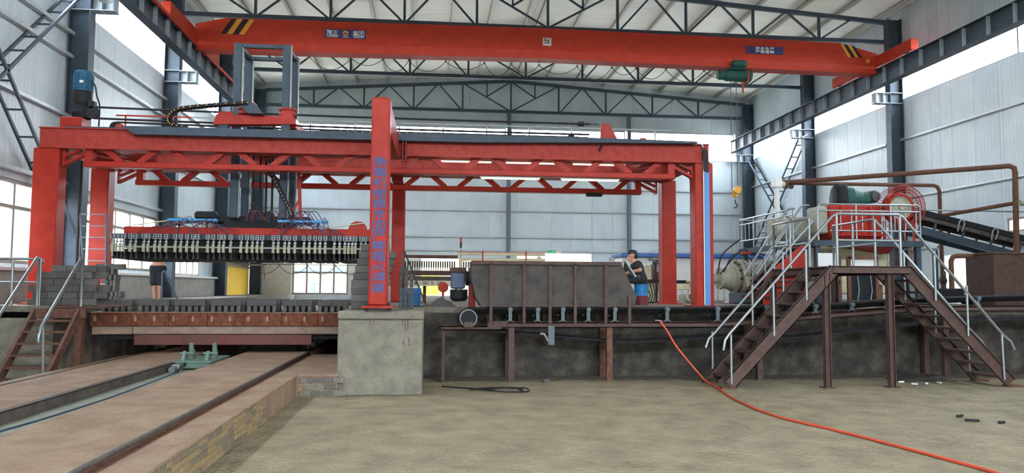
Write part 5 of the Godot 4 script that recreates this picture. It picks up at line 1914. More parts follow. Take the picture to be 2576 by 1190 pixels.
	lathe(V(10.56, 3.98, 19.18), Vector3(1, 0, 0.25), [Vector2(0, -0.12), Vector2(0.2, -0.11), Vector2(0.36, -0.06), Vector2(0.45, 0.02), Vector2(0.45, 0.2), Vector2(0.43, 0.22)], 24)
	fin("clutch_guard", M.black, e)
	b()
	lathe(V(11.55, 4.09, 19.5), Vector3(0.15, 0, 1), [Vector2(0, -0.1), Vector2(0.15, -0.1), Vector2(0.17, -0.06), Vector2(0.17, 0.4), Vector2(0.14, 0.46), Vector2(0.13, 0.48), Vector2(0, 0.48)], 20)
	fin("main_motor", M.motorgrey, e)
	var fw := thing("belt_flywheel", "grey belt wheel behind a round red wire guard", "flywheel", V(11.95, 2.9, 18.5))
	b()
	lathe(V(11.95, 3.74, 18.62), Vector3(0, 0, 1), [Vector2(0.3, -0.12), Vector2(0.4, -0.1), Vector2(0.4, 0.08), Vector2(0.36, 0.1), Vector2(0.35, 0.12), Vector2(0.3, 0.12)], 30)
	fin("rim", M.red, fw)
	b()
	lathe(V(11.95, 3.74, 18.6), Vector3(0, 0, 1), [Vector2(0, 0.14), Vector2(0.06, 0.14), Vector2(0.07, 0.1), Vector2(0.26, 0.06), Vector2(0.32, 0.1), Vector2(0.32, -0.05), Vector2(0, -0.05)], 30)
	fin("disc", M.machine, fw)
	b()
	for r in [0.55, 0.47, 0.4]:
		var ring := []
		for i in 33:
			var a := TAU * i / 32
			ring.append(V(11.95 + r * cos(a), 3.74 + r * sin(a), 18.32 + (0.55 - r) * 0.4))
		tb(ring, 0.011, 6)
	fin("guard_ring", M.red, fw)
	b()
	for i in 40:
		var a := TAU * i / 40
		for s2 in [-1.0, 1.0]:
			var a2: float = a + s2 * 0.5
			tb([V(11.95 + 0.55 * cos(a), 3.74 + 0.55 * sin(a), 18.75), V(11.95 + 0.55 * cos((a + a2) * 0.5), 3.74 + 0.55 * sin((a + a2) * 0.5), 18.34), V(11.95 + 0.4 * cos(a2), 3.74 + 0.4 * sin(a2), 18.36)], 0.005, 4)
	fin("guard_mesh", M.red, fw)
	for x in [11.55, 12.35]:
		pbar("guard_leg", M.red, fw, V(x, 3.4, 18.6), V(x, 2.8, 18.6), 0.05, 0.05)
	# wire mesh fence and red chute under the guard
	b()
	for i in 9:
		tb([V(11.2 + i * 0.08, 2.0, 18.1), V(11.55 + i * 0.06, 2.8, 18.1)], 0.006, 4)
		tb([V(11.9 - i * 0.08, 2.0, 18.1), V(11.45 - i * 0.04 + 0.2, 2.8, 18.1)], 0.006, 4)
	tag(fin("wire_guard", M.rust), "rusty wire mesh hanging under the flywheel guard", "guard")
	b()
	tb(curve([V(12.0, 3.3, 18.4), V(11.85, 2.9, 18.2), V(11.95, 2.6, 18.1), V(11.9, 2.2, 18.1)]), 0.014, 6)
	tag(fin("red_cable", M.hose), "red cable hanging below the flywheel guard", "cable")
	# hoses of the head
	var ho := thing("head_hoses", "black hoses looping over the extruder head", "hose", V(8.0, 2.2, 19.2))
	for q in [[7.35, 2.0, 7.9, 2.62, 8.2, 2.5], [7.45, 2.05, 7.7, 2.5, 8.1, 2.45], [8.0, 2.5, 8.2, 2.3, 8.15, 1.75], [8.1, 2.55, 8.5, 2.4, 8.4, 2.1], [7.3, 2.0, 7.4, 2.5, 7.9, 2.9], [8.2, 2.55, 8.8, 2.55, 8.85, 3.0]]:
		ptb("hose", M.dark, ho, curve([V(q[0], q[1], 19.1), V(q[2], q[3], 19.05), V(q[4], q[5], 19.1)], 8), 0.018, 6)
	pbx("oil_manifold", M.red, ho, V(8.05, 2.56, 19.1), Vector3(0.26, 0.05, 0.08))
	var gp := thing("red_guard", "red sheet guard below the platform stair", "guard", V(8.6, DECK, 17.3))
	b()
	prism([V(7.7, DECK, 17.3), V(8.75, DECK, 17.3), V(8.75, 2.5, 17.3), V(8.5, 2.5, 17.3), V(7.7, 1.75, 17.3)], Vector3(0, 0, -0.03))
	fin("sheet", M.red, gp)
	b()
	cbar(V(7.75, 1.85, 17.26), V(8.7, 2.62, 17.26), 0.06, 0.14, 0.01)
	fin("sloped_rail", M.red, gp)
	for i in 5:
		pbx("slot_bar", M.brown, gp, V(8.2, 1.4 + i * 0.14, 17.26), Vector3(0.9, 0.03, 0.05))
	# brown steel frame and panels under the landing
	var fr := thing("panel_frame", "brown steel frame with pale panels below the crossover landing", "frame", V(9.4, DECK, 16))
	for x in [8.86, 9.08, 9.72]:
		pbx("upright", M.rust, fr, V(x, 1.8, 16.0), Vector3(0.07, 1.08, 0.07))
	pbx("top_bar", M.rust, fr, V(9.4, 2.33, 16.0), Vector3(0.68, 0.07, 0.07))
	pbx("middle_bar", M.rust, fr, V(9.4, 2.02, 16.0), Vector3(0.68, 0.07, 0.07))
	pbx("middle_bar", M.rust, fr, V(8.6, 1.78, 16.0), Vector3(0.5, 0.07, 0.07))
	pbx("pale_panel", M.white, fr, V(8.62, 2.12, 16.02), Vector3(0.46, 0.6, 0.02))
	pbx("pale_panel", M.white, fr, V(9.4, 2.18, 16.03), Vector3(0.6, 0.24, 0.02))
	pbx("dark_sheet", M.black, fr, V(9.4, 1.68, 16.04), Vector3(0.6, 0.58, 0.02))
	for x in [9.25, 9.55]:
		ptb("rope", M.grey, fr, [V(x, 2.0, 15.96), V(x + 0.04, 1.6, 15.96), V(x - 0.02, 1.35, 15.94)], 0.012, 6)
	var rl := thing("guide_pulley", "grey round pulley under the crossover landing", "pulley", V(9.95, DECK, 16.2))
	b()
	lathe(V(9.95, 1.86, 16.2), Vector3(0, 0, 1), [Vector2(0, 0.08), Vector2(0.05, 0.08), Vector2(0.06, 0.04), Vector2(0.12, 0.06), Vector2(0.14, 0.05), Vector2(0.14, -0.05), Vector2(0, -0.05)], 24)
	fin("wheel", M.machine, rl)
	pbx("stand", M.rust, rl, V(9.95, 1.5, 16.24), Vector3(0.08, 0.5, 0.05))
	# vent pipe and rust pipes
	var vp := thing("vent_pipe", "white vent pipe with a square box on top", "pipe", V(9.8, 2.82, 21))
	pcy("riser", M.white, vp, V(9.8, 2.82, 21.0), V(9.8, 4.55, 21.0), 0.075)
	pbx("head_box", M.white, vp, V(9.8, 4.67, 21.0), Vector3(0.24, 0.26, 0.24), 0.02)
	pcy("outlet", M.cream, vp, V(9.9, 4.64, 21.0), V(10.04, 4.64, 21.0), 0.09)
	var rp := thing("vacuum_pipes", "rusty vacuum pipes running from the white vent pipe to the right wall", "pipe", V(12.5, DECK, 20))
	pcy("flange", M.brown, rp, V(10.03, 4.64, 21), V(10.1, 4.64, 21), 0.13)
	pcy("flange", M.brown, rp, V(10.2, 4.64, 21), V(10.26, 4.64, 21), 0.13)
	ptb("pipe", M.rust, rp, [V(10.1, 4.68, 21), V(14.6, 4.7, 21), V(14.72, 4.66, 21), V(14.78, 4.55, 21), V(14.8, 1.6, 21)], 0.055, 12)
	ptb("pipe", M.rust, rp, [V(10.1, 4.7, 21), V(14.1, 4.73, 17.8), V(14.3, 4.74, 17.65), V(14.4, 4.68, 17.6), V(14.42, 4.55, 17.6), V(14.38, 2.5, 17.6)], 0.065, 12)
	pcy("pipe", M.rust, rp, V(13.2, 3.55, 19.6), V(14.4, 3.8, 17.65), 0.05)
	var bv := thing("pipe_valve", "brass valve at the right end of the pipes", "valve", V(14.55, 3.7, 17.55))
	pcy("body", M.machine, bv, V(14.42, 3.8, 17.5), V(14.75, 3.8, 17.5), 0.08)
	pcy("stem", M.machine, bv, V(14.62, 3.8, 17.5), V(14.62, 4.1, 17.5), 0.025)
	var tk := thing("brown_tank", "rusty brown water tank at the right edge", "tank", V(14.2, DECK, 17.4))
	b()
	cb(V(14.25, 1.88, 17.5), Vector3(1.9, 1.24, 1.0), 0.02)
	fin("shell", M.brown, tk)
	b()
	cb(V(14.25, 2.515, 17.5), Vector3(1.96, 0.04, 1.06), 0.01)
	fin("rim", M.rust, tk)
	ptb("elbow_pipe", M.rust, tk, [V(12.85, 1.6, 17.9), V(12.85, 2.35, 17.9), V(12.9, 2.45, 17.9), V(13.0, 2.48, 17.9), V(13.4, 2.48, 17.7)], 0.06, 12)
	var pu := thing("vacuum_pump", "dark vacuum pump with a hand wheel valve left of the brown tank", "pump", V(12.7, DECK, 18))
	pbx("body", M.black, pu, V(12.8, 1.5, 18.0), Vector3(0.7, 0.34, 0.4), 0.05)
	b()
	lathe(V(13.4, 1.5, 18.0), Vector3.RIGHT, [Vector2(0, 0), Vector2(0.1, 0), Vector2(0.15, 0.05), Vector2(0.15, 0.5), Vector2(0.11, 0.55), Vector2(0, 0.55)], 18)
	fin("motor", M.greybl, pu)
	pcy("shaft", M.grey, pu, V(13.1, 1.5, 18), V(13.45, 1.5, 18), 0.03)
	b()
	cy(V(12.72, 1.6, 18.0), V(12.72, 2.1, 18.0), 0.05)
	cy(V(12.72, 1.86, 17.98), V(12.58, 1.86, 17.85), 0.06)
	fin("valve_body", M.brown, pu)
	var wheel := []
	for i in 25:
		var a := TAU * i / 24
		wheel.append(V(12.54 + 0.1 * cos(a), 1.86 + 0.1 * sin(a), 17.78))
	b()
	tb(wheel, 0.012, 6)
	for i in 3:
		var a := PI * i / 3
		tb([V(12.54 - 0.1 * cos(a), 1.86 - 0.1 * sin(a), 17.78), V(12.54 + 0.1 * cos(a), 1.86 + 0.1 * sin(a), 17.78)], 0.008, 5)
	fin("hand_wheel", M.dark, pu)
	# inclined conveyor from the right
	var ic := thing("inclined_conveyor", "dark inclined belt conveyor rising to the extruder from the right", "conveyor", V(14.4, DECK, 19.3))
	for z in [19.0, 19.6]:
		b()
		chan(V(12.5, 3.62, z), V(15.9, 2.86, z), 0.05, 0.12, 0.01, 1.0)
		fin("side_rail", M.dirty, ic)
		b()
		cbar(V(12.75, 3.22, z), V(15.9, 2.48, z), 0.06, 0.2, 0.01)
		fin("lower_rail", M.steel, ic)
		for f in [0.2, 0.45, 0.7, 0.95]:
			var x := lerpf(12.6, 15.8, f)
			pbar("web", M.steel, ic, V(x, 3.56 - (x - 12.5) * 0.2235, z), V(x - 0.1, 3.2 - (x - 12.75) * 0.235, z), 0.05, 0.05)
	b()
	bar(V(12.45, 3.77, 19.3), V(15.9, 3.0, 19.3), 0.66, 0.14)
	fin("belt", M.belt, ic)
	for x in [13.9, 14.85]:
		var y: float = 3.72 - (x - 12.5) * 0.2235
		ptb("idler_hoop", M.grey, ic, curve([V(x - 0.1, y - 0.22, 18.92), V(x - 0.06, y + 0.02, 18.9), V(x + 0.04, y + 0.08, 18.9), V(x + 0.08, y - 0.02, 18.9), V(x + 0.02, y - 0.22, 18.92)], 4), 0.022, 6)
	pcy("head_pulley", M.dirty, ic, V(12.5, 3.68, 18.95), V(12.5, 3.68, 19.65), 0.13)
	for q in [[13.4, 2.7], [15.2, 2.5]]:
		pbx("leg", M.steel, ic, V(q[0], (DECK + q[1]) * 0.5, 19.3), Vector3(0.1, q[1] - DECK, 0.1))
	ptb("handrail", M.grey, ic, [V(12.1, 3.72, 18.8), V(15.9, 3.72, 18.8)], 0.02, 8)

# ---------------------------------------------------------------- people
# bones: [p, q, rp, rq]; one continuous skin round all of them
func skin(bones: Array, cell: float, blend: float) -> void:
	var lo: Vector3 = bones[0][0]
	var hi := lo
	for q in bones:
		for i in 2:
			var r: float = q[2 + i] + blend + 2.5 * cell
			lo = lo.min(q[i] - Vector3(r, r, r))
			hi = hi.max(q[i] + Vector3(r, r, r))
	var n := Vector3i(((hi - lo) / cell).ceil()) + Vector3i.ONE
	var f := PackedFloat32Array()
	f.resize(n.x * n.y * n.z)
	f.fill(1.0)
	for q in bones:
		var a: Vector3 = q[0]
		var d: Vector3 = q[1] - a
		var l2 := maxf(d.length_squared(), 1e-9)
		var m: float = maxf(q[2], q[3]) + blend + 2.0 * cell
		var p0 := Vector3i(((a.min(q[1]) - Vector3(m, m, m) - lo) / cell).floor()).clamp(Vector3i.ZERO, n - Vector3i.ONE)
		var p1 := Vector3i(((a.max(q[1]) + Vector3(m, m, m) - lo) / cell).ceil()).clamp(Vector3i.ZERO, n - Vector3i.ONE)
		for z in range(p0.z, p1.z + 1):
			for y in range(p0.y, p1.y + 1):
				for x in range(p0.x, p1.x + 1):
					var p := lo + Vector3(x, y, z) * cell
					var t := clampf((p - a).dot(d) / l2, 0.0, 1.0)
					var v: float = p.distance_to(a + d * t) - lerpf(q[2], q[3], t)
					var i := x + n.x * (y + n.y * z)
					var o := f[i]
					var h := clampf(0.5 + 0.5 * (o - v) / blend, 0.0, 1.0)
					f[i] = lerpf(o, v, h) - blend * h * (1.0 - h)
	var id := {}
	var ps := PackedVector3Array()
	var ns := PackedVector3Array()
	var sx := 1
	var sy := n.x
	var sz := n.x * n.y
	for z in range(1, n.z - 2):
		for y in range(1, n.y - 2):
			for x in range(1, n.x - 2):
				var i := x + sy * y + sz * z
				var c := [f[i], f[i + sx], f[i + sy], f[i + sx + sy], f[i + sz], f[i + sx + sz], f[i + sy + sz], f[i + sx + sy + sz]]
				var neg := 0
				for v in c:
					if v < 0.0:
						neg += 1
				if neg == 0 or neg == 8:
					continue
				var s := Vector3.ZERO
				var k := 0
				for e in [[0, 1], [2, 3], [4, 5], [6, 7], [0, 2], [1, 3], [4, 6], [5, 7], [0, 4], [1, 5], [2, 6], [3, 7]]:
					var u: float = c[e[0]]
					var w: float = c[e[1]]
					if (u < 0.0) != (w < 0.0):
						var t := u / (u - w)
						var pa := Vector3(e[0] & 1, (e[0] >> 1) & 1, e[0] >> 2)
						var pb := Vector3(e[1] & 1, (e[1] >> 1) & 1, e[1] >> 2)
						s += pa.lerp(pb, t)
						k += 1
				id[i] = ps.size()
				ps.append(lo + (Vector3(x, y, z) + s / k) * cell)
				ns.append(Vector3(c[1] + c[3] + c[5] + c[7] - c[0] - c[2] - c[4] - c[6], c[2] + c[3] + c[6] + c[7] - c[0] - c[1] - c[4] - c[5], c[4] + c[5] + c[6] + c[7] - c[0] - c[1] - c[2] - c[3]).normalized())
	for i in id:
		for ax in [[sx, sy, sz], [sy, sz, sx], [sz, sx, sy]]:
			if (f[i] < 0.0) == (f[i + ax[0]] < 0.0):
				continue
			var a: int = i - ax[1] - ax[2]
			var c: int = i - ax[1]
			var d: int = i - ax[2]
			if id.has(a) and id.has(c) and id.has(d):
				var v := [id[a], id[c], id[i], id[d]]
				squad([ps[v[0]], ps[v[1]], ps[v[2]], ps[v[3]]], [ns[v[0]], ns[v[1]], ns[v[2]], ns[v[3]]])

func hand(o: Vector3, dir: Vector3, side: Vector3) -> Array:
	var out := [[o, o + dir * 0.07, 0.03, 0.035]]
	for k in 4:
		var s := side * (0.028 - k * 0.019)
		var l: float = [0.06, 0.075, 0.07, 0.055][k]
		var p := o + dir * 0.09 + s
		var q := p + dir * l * 0.55 + Vector3(0, -0.012, 0)
		out.append([p, q, 0.0095, 0.009])
		out.append([q, q + dir * l * 0.4 + Vector3(0, -0.022, 0), 0.009, 0.008])
	out.append([o + dir * 0.03 + side * 0.03, o + dir * 0.075 + side * 0.062, 0.011, 0.009])
	return out

func head(c: Vector3, fwd: Vector3) -> Array:
	var r := fwd.cross(Vector3.UP)
	return [[c + Vector3(0, 0.035, 0) - fwd * 0.02, c + Vector3(0, 0.03, 0) + fwd * 0.01, 0.086, 0.084], [c + Vector3(0, -0.05, 0) + fwd * 0.035, c + Vector3(0, -0.085, 0) + fwd * 0.06, 0.055, 0.032],
		[c + fwd * 0.09 + Vector3(0, 0.0, 0), c + fwd * 0.108 + Vector3(0, -0.035, 0), 0.012, 0.016], [c + fwd * 0.09 + Vector3(0, -0.062, 0) - r * 0.018, c + fwd * 0.09 + Vector3(0, -0.062, 0) + r * 0.018, 0.01, 0.01],
		[c + r * 0.082 + Vector3(0, 0.01, 0), c + r * 0.086 + Vector3(0, -0.03, 0), 0.014, 0.011], [c - r * 0.082 + Vector3(0, 0.01, 0), c - r * 0.086 + Vector3(0, -0.03, 0), 0.014, 0.011], [c + Vector3(0, -0.06, 0) - fwd * 0.02, c + Vector3(0, -0.16, 0) - fwd * 0.035, 0.055, 0.06]]

func face(t: Node, c: Vector3, fwd: Vector3) -> void:
	var r := fwd.cross(Vector3.UP)
	b()
	for s in [-1.0, 1.0]:
		cy(c + fwd * 0.082 + r * s * 0.032 + Vector3(0, 0.008, 0), c + fwd * 0.092 + r * s * 0.03 + Vector3(0, 0.008, 0), 0.012, 0.008, 10)
		bar(c + fwd * 0.09 + r * s * 0.016 + Vector3(0, 0.034, 0), c + fwd * 0.084 + r * s * 0.05 + Vector3(0, 0.036, 0), 0.008, 0.008)
	fin("eyes", M.hair, t)

func build_people() -> void:
	# seated operator
	var z := 16.5
	var t := thing("person", "person in a black t-shirt sitting on a blue drum at the control desk", "person", V(4.5, DECK, z))
	var f := Vector3.LEFT
	var hd := V(4.36, 2.325, z)
	var bones := head(hd, f)
	bones += [[V(4.41, 2.24, z), V(4.43, 2.17, z), 0.055, 0.06], [V(4.45, 2.14, z - 0.15), V(4.45, 2.14, z + 0.15), 0.06, 0.06], [V(4.46, 2.1, z), V(4.53, 1.84, z), 0.13, 0.125], [V(4.53, 1.84, z - 0.06), V(4.53, 1.84, z + 0.06), 0.12, 0.12]]
	for s in [-1.0, 1.0]:
		bones += [[V(4.45, 2.14, z + s * 0.18), V(4.46, 1.98 if s > 0 else 2.02, z + s * 0.24), 0.055, 0.042], [V(4.46, 1.98 if s > 0 else 2.02, z + s * 0.24), V(4.25, 1.97, z + s * 0.14), 0.042, 0.03]]
		bones += [[V(4.54, 1.83, z + s * 0.09), V(4.2, 1.8, z + s * 0.15), 0.085, 0.06], [V(4.2, 1.8, z + s * 0.15), V(4.28, 1.36, z + s * 0.13), 0.055, 0.04], [V(4.28, 1.31, z + s * 0.13), V(4.12, 1.29, z + s * 0.14), 0.04, 0.03]]
	b()
	skin(bones, 0.016, 0.03)
	for s in [-1.0, 1.0]:
		skin(hand(V(4.25, 1.97, z + s * 0.14), Vector3(-0.94, -0.3, 0), Vector3(0, 0.2, s * 0.98)), 0.006, 0.008)
	var bd := fin("body", M.skin, t)
	face(bd, hd, f)
	b()
	skin([[hd + Vector3(0.03, 0.055, 0), hd + Vector3(-0.02, 0.07, 0), 0.088, 0.08], [hd + Vector3(0.05, 0.0, 0), hd + Vector3(0.045, -0.03, 0), 0.075, 0.062]], 0.01, 0.03)
	fin("hair", M.hair, bd)
	b()
	bones = [[V(4.45, 2.13, z - 0.16), V(4.45, 2.13, z + 0.16), 0.068, 0.068], [V(4.46, 2.1, z), V(4.53, 1.84, z), 0.142, 0.14], [V(4.54, 1.83, z - 0.06), V(4.54, 1.83, z + 0.06), 0.134, 0.134]]
	for s in [-1.0, 1.0]:
		bones.append([V(4.45, 2.14, z + s * 0.17), V(4.456, 2.03, z + s * 0.22), 0.068, 0.06])
	skin(bones, 0.016, 0.03)
	fin("shirt", M.shirt, bd)
	b()
	bones = []
	for s in [-1.0, 1.0]:
		bones += [[V(4.55, 1.82, z + s * 0.08), V(4.24, 1.8, z + s * 0.15), 0.1, 0.075]]
	skin(bones, 0.016, 0.03)
	fin("shorts", M.shorts, bd)
	# standing worker, seen below the clamp head
	z = 19.5
	var x := -6.66
	t = thing("person", "bare-chested person in black shorts standing beyond the clamp head", "person", V(x, DECK, z))
	f = Vector3(0.3, 0, -0.954)
	hd = V(x, 2.86, z)
	bones = head(hd, f)
	bones += [[V(x, 2.68, z), V(x, 2.62, z), 0.055, 0.07], [V(x - 0.16, 2.58, z), V(x + 0.16, 2.58, z), 0.065, 0.065], [V(x, 2.52, z), V(x, 2.18, z), 0.14, 0.12], [V(x - 0.06, 2.08, z), V(x + 0.06, 2.08, z), 0.125, 0.125]]
	for s in [-1.0, 1.0]:
		bones += [[V(x + s * 0.2, 2.58, z), V(x + s * 0.25, 2.36, z + 0.1), 0.055, 0.042], [V(x + s * 0.25, 2.36, z + 0.1), V(x + s * 0.15, 2.34, z + 0.34), 0.042, 0.03]]
		bones += [[V(x + s * 0.09, 2.04, z), V(x + s * 0.07, 1.72, z - 0.02), 0.09, 0.062], [V(x + s * 0.07, 1.72, z - 0.02), V(x + s * 0.055, 1.35, z), 0.058, 0.04], [V(x + s * 0.055, 1.3, z - 0.02), V(x + s * 0.07, 1.29, z + 0.16), 0.038, 0.03]]
	b()
	skin(bones, 0.016, 0.03)
	for s in [-1.0, 1.0]:
		skin(hand(V(x + s * 0.15, 2.34, z + 0.34), Vector3(0, -0.2, -0.98), Vector3(-s, 0, 0)), 0.006, 0.008)
	bd = fin("body", M.skin, t)
	face(bd, hd, f)
	b()
	skin([[hd - f * 0.03 + Vector3(0, 0.055, 0), hd + f * 0.02 + Vector3(0, 0.07, 0), 0.088, 0.08], [hd - f * 0.05, hd - f * 0.045 + Vector3(0, -0.03, 0), 0.075, 0.062]], 0.01, 0.03)
	fin("hair", M.hair, bd)
	b()
	bones = [[V(x - 0.06, 2.05, z), V(x + 0.06, 2.05, z), 0.135, 0.135]]
	for s in [-1.0, 1.0]:
		bones.append([V(x + s * 0.085, 2.02, z), V(x + s * 0.08, 1.7, z - 0.01), 0.105, 0.098])
	skin(bones, 0.016, 0.03)
	fin("shorts", M.shorts, bd)

# ---------------------------------------------------------------- things on the deck
func drum(called: String, label: String, c: Vector3, r: float, h: float, mat: Material) -> Node3D:
	var t := thing(called, label, "drum", c)
	b()
	lathe(c, Vector3.UP, [Vector2(0, 0), Vector2(r, 0), Vector2(r * 1.03, 0.012), Vector2(r, 0.024), Vector2(r, h * 0.32), Vector2(r * 1.03, h * 0.34), Vector2(r, h * 0.36), Vector2(r, h * 0.64), Vector2(r * 1.03, h * 0.66), Vector2(r, h * 0.68), Vector2(r, h - 0.024), Vector2(r * 1.03, h - 0.012), Vector2(r, h)], 28)
	fin("shell", mat, t)
	return t

func build_deck_things() -> void:
	var d := drum("steel_drum", "maroon drum under the seated person's blue drum", V(4.57, DECK, 16.5), 0.14, 0.2, M.maroon)
	pcy("lid", M.maroon, d, V(4.57, 1.45, 16.5), V(4.57, 1.46, 16.5), 0.135, -1, 24)
	d = drum("plastic_drum", "bright blue drum the operator sits on", V(4.55, 1.465, 16.5), 0.145, 0.255, M.bluedrum)
	pcy("lid", M.dark, d, V(4.55, 1.715, 16.5), V(4.55, 1.735, 16.5), 0.15, -1, 24)
	d = drum("small_drum", "small light blue drum left of the seated person's drum", V(4.32, DECK, 16.9), 0.1, 0.3, M.bluedrum)
	pcy("lid", M.bluedrum, d, V(4.32, 1.55, 16.9), V(4.32, 1.56, 16.9), 0.1, -1, 20)
	b()
	lathe(V(4.32, 1.562, 16.9), Vector3.UP, [Vector2(0, 0), Vector2(0.045, 0), Vector2(0.045, 0.13), Vector2(0.02, 0.17), Vector2(0.02, 0.19), Vector2(0, 0.19)], 14)
	tag(fin("bottle", M.white), "white bottle standing on the small blue drum", "bottle")
	var c := thing("control_desk", "grey slanted control desk in front of the seated person", "desk", V(4.1, DECK, 16.5))
	b()
	prism([V(3.8, DECK, 16.15), V(4.0, DECK, 16.15), V(4.04, 1.9, 16.15), V(4.1, 2.2, 16.15), V(3.8, 2.2, 16.15)], Vector3(0, 0, -0.7))
	fin("cabinet", M.grey, c)
	b()
	prism([V(4.09, 2.22, 16.12), V(4.11, 2.235, 16.12), V(4.36, 1.88, 16.12), V(4.33, 1.86, 16.12)], Vector3(0, 0, -0.76))
	var pn := fin("sloped_panel", M.steel_lt, c)
	b()
	for i in 4:
		for k in 3:
			cy(V(4.15 + k * 0.06, 2.17 - k * 0.085, 16.25 + i * 0.16), V(4.165 + k * 0.06, 2.18 - k * 0.085, 16.25 + i * 0.16), 0.018, -1, 8)
	fin("push_button", M.red, pn)
	b()
	cb(V(3.98, 2.22, 16.4), Vector3(0.2, 0.03, 0.26), 0.005)
	tag(fin("note_pad", M.white), "white note pad lying on the control desk", "pad")
	b()
	lathe(V(3.86, 2.2, 16.3), Vector3.UP, [Vector2(0, 0), Vector2(0.06, 0), Vector2(0.065, 0.08), Vector2(0.06, 0.08), Vector2(0.05, 0.01), Vector2(0, 0.01)], 16)
	tag(fin("cup", M.grey), "grey cup at the left end of the control desk", "cup")
	# blue tub with leaning tool handles
	var tub := thing("blue_tub", "blue tub with leaning tools beside the lettered post", "tub", V(-0.4, DECK, 14.4))
	b()
	lathe(V(-0.4, DECK + 0.02, 14.4), Vector3.UP, [Vector2(0, 0), Vector2(0.175, 0), Vector2(0.185, 0.12), Vector2(0.19, 0.2), Vector2(0.195, 0.21), Vector2(0.195, 0.31), Vector2(0.19, 0.32), Vector2(0.175, 0.32), Vector2(0.16, 0.02), Vector2(0, 0.02)], 28)
	fin("shell", M.bluetub, tub)
	pbx("base_tray", M.dark, tub, V(-0.38, DECK + 0.01, 14.4), Vector3(0.5, 0.02, 0.42), 0.005)
	for q in [[-0.52, 1.3, -0.6, 2.25, "brown", M.rust, "rusty tool handle leaning left in the blue tub"], [-0.5, 1.3, -0.54, 2.24, "b", M.brown, "brown tool handle standing upright in the blue tub"]]:
		b()
		cy(V(q[0], q[1], 14.4), V(q[2], q[3], 14.45), 0.014, -1, 8)
		tag(fin("tool_handle", q[5]), q[6], "tool")
	b()
	cy(V(-0.1, DECK, 14.3), V(-0.54, 2.3, 14.55), 0.014, -1, 8)
	tag(fin("tool_handle", M.dark), "long dark tool handle leaning across the blue tub", "tool")

	# brick cutter behind
	var t := thing("wire_cutter", "cream wire cutter bench with a row of dark rods", "cutter", V(0.2, DECK, 19.5))
	pcy("top_pipe", M.rust, t, V(-1.2, 2.39, 19.3), V(0.62, 2.39, 19.3), 0.04, -1, 10)
	for i in 38:
		var x := -1.15 + i * 0.0585
		if x > 0.55 and x < 0.68:
			continue
		b()
		cy(V(x, 2.28, 19.5), V(x, 2.12, 19.5), 0.017, -1, 6)
		cy(V(x, 2.12, 19.5), V(x - 0.006, 1.96, 19.5), 0.008, -1, 6)
		fin("wire_rod", M.dark, t)
	pbx("tooth_beam", M.brown, t, V(-0.15, 1.98, 19.5), Vector3(2.3, 0.12, 0.1))
	pbx("bench", M.dirty, t, V(-0.2, 1.83, 19.7), Vector3(2.2, 0.13, 0.9), 0.01)
	pbx("front_beam", M.cream, t, V(-0.2, 1.72, 19.2), Vector3(1.9, 0.13, 0.08), 0.01)
	b()
	for i in 3:
		bx(V(-0.62 + i * 0.1, 1.73, 19.158), Vector3(0.06, 0.06, 0.004))
		bx(V(-0.62 + i * 0.1, 1.69, 19.157), Vector3(0.08, 0.012, 0.004))
	for i in 3:
		for k in 2:
			bx(V(-0.18 + i * 0.18, 1.75 - k * 0.045, 19.158), Vector3(0.14 if i != 1 else 0.07, 0.02, 0.004))
	fin("blue_print", M.bluewire, t)
	for x in [-1.0, -0.2, 0.6]:
		pbx("bench_leg", M.rust, t, V(x, 1.46, 19.6), Vector3(0.08, 0.4, 0.08))
	for q in [[2.47, 0.62, 2.85], [2.33, 0.66, 2.85]]:
		pbx("portal_beam", M.cream, t, V((q[1] + q[2]) * 0.5, q[0], 19.4), Vector3(q[2] - q[1], 0.07, 0.08), 0.01)
	pbx("portal_post", M.cream, t, V(0.7, 1.95, 19.4), Vector3(0.09, 0.8, 0.09), 0.01)
	pbx("portal_post", M.cream, t, V(2.7, 1.85, 19.4), Vector3(0.09, 1.15, 0.09), 0.01)
	pbx("cable_strip", M.hose, t, V(1.7, 2.515, 19.36), Vector3(2.2, 0.012, 0.02))
	for x in [1.25, 2.35]:
		pbx("red_stay", M.red_tr, t, V(x, 2.35, 19.3), Vector3(0.03, 0.4, 0.03))
	var sl := thing("signal_lamp", "slim red and black signal lamp on the cutter portal", "lamp", V(0.7, 2.36, 19.4))
	pcy("pole", M.grey, sl, V(0.7, 2.36, 19.4), V(0.7, 2.62, 19.4), 0.012, -1, 8)
	pcy("lamp_base", M.dark, sl, V(0.7, 2.62, 19.4), V(0.7, 2.76, 19.4), 0.024, -1, 12)
	pcy("red_lens", M.hose, sl, V(0.7, 2.76, 19.4), V(0.7, 2.88, 19.4), 0.026, -1, 12)
	# cream column mover right of the operator
	var m := thing("column_table", "cream clay column table behind the right red posts", "machine", V(6.0, DECK, 19.5))
	pbx("pedestal", M.cream, m, V(5.7, 1.5, 19.6), Vector3(0.42, 0.48, 0.5), 0.02)
	pbx("top_plate", M.cream, m, V(5.5, 1.84, 19.6), Vector3(0.5, 0.08, 0.5), 0.01)
	pbx("arm", M.cream, m, V(6.6, 1.67, 19.6), Vector3(0.6, 0.16, 0.3), 0.02)
	pbx("arm_block", M.machine, m, V(6.75, 1.76, 19.4), Vector3(0.18, 0.16, 0.2), 0.03)
	pbx("cross_arm", M.cream, m, V(6.9, 1.82, 19.6), Vector3(0.5, 0.06, 0.2), 0.01)
	pbx("table_leg", M.cream, m, V(7.0, 1.55, 19.6), Vector3(0.1, 0.56, 0.1))
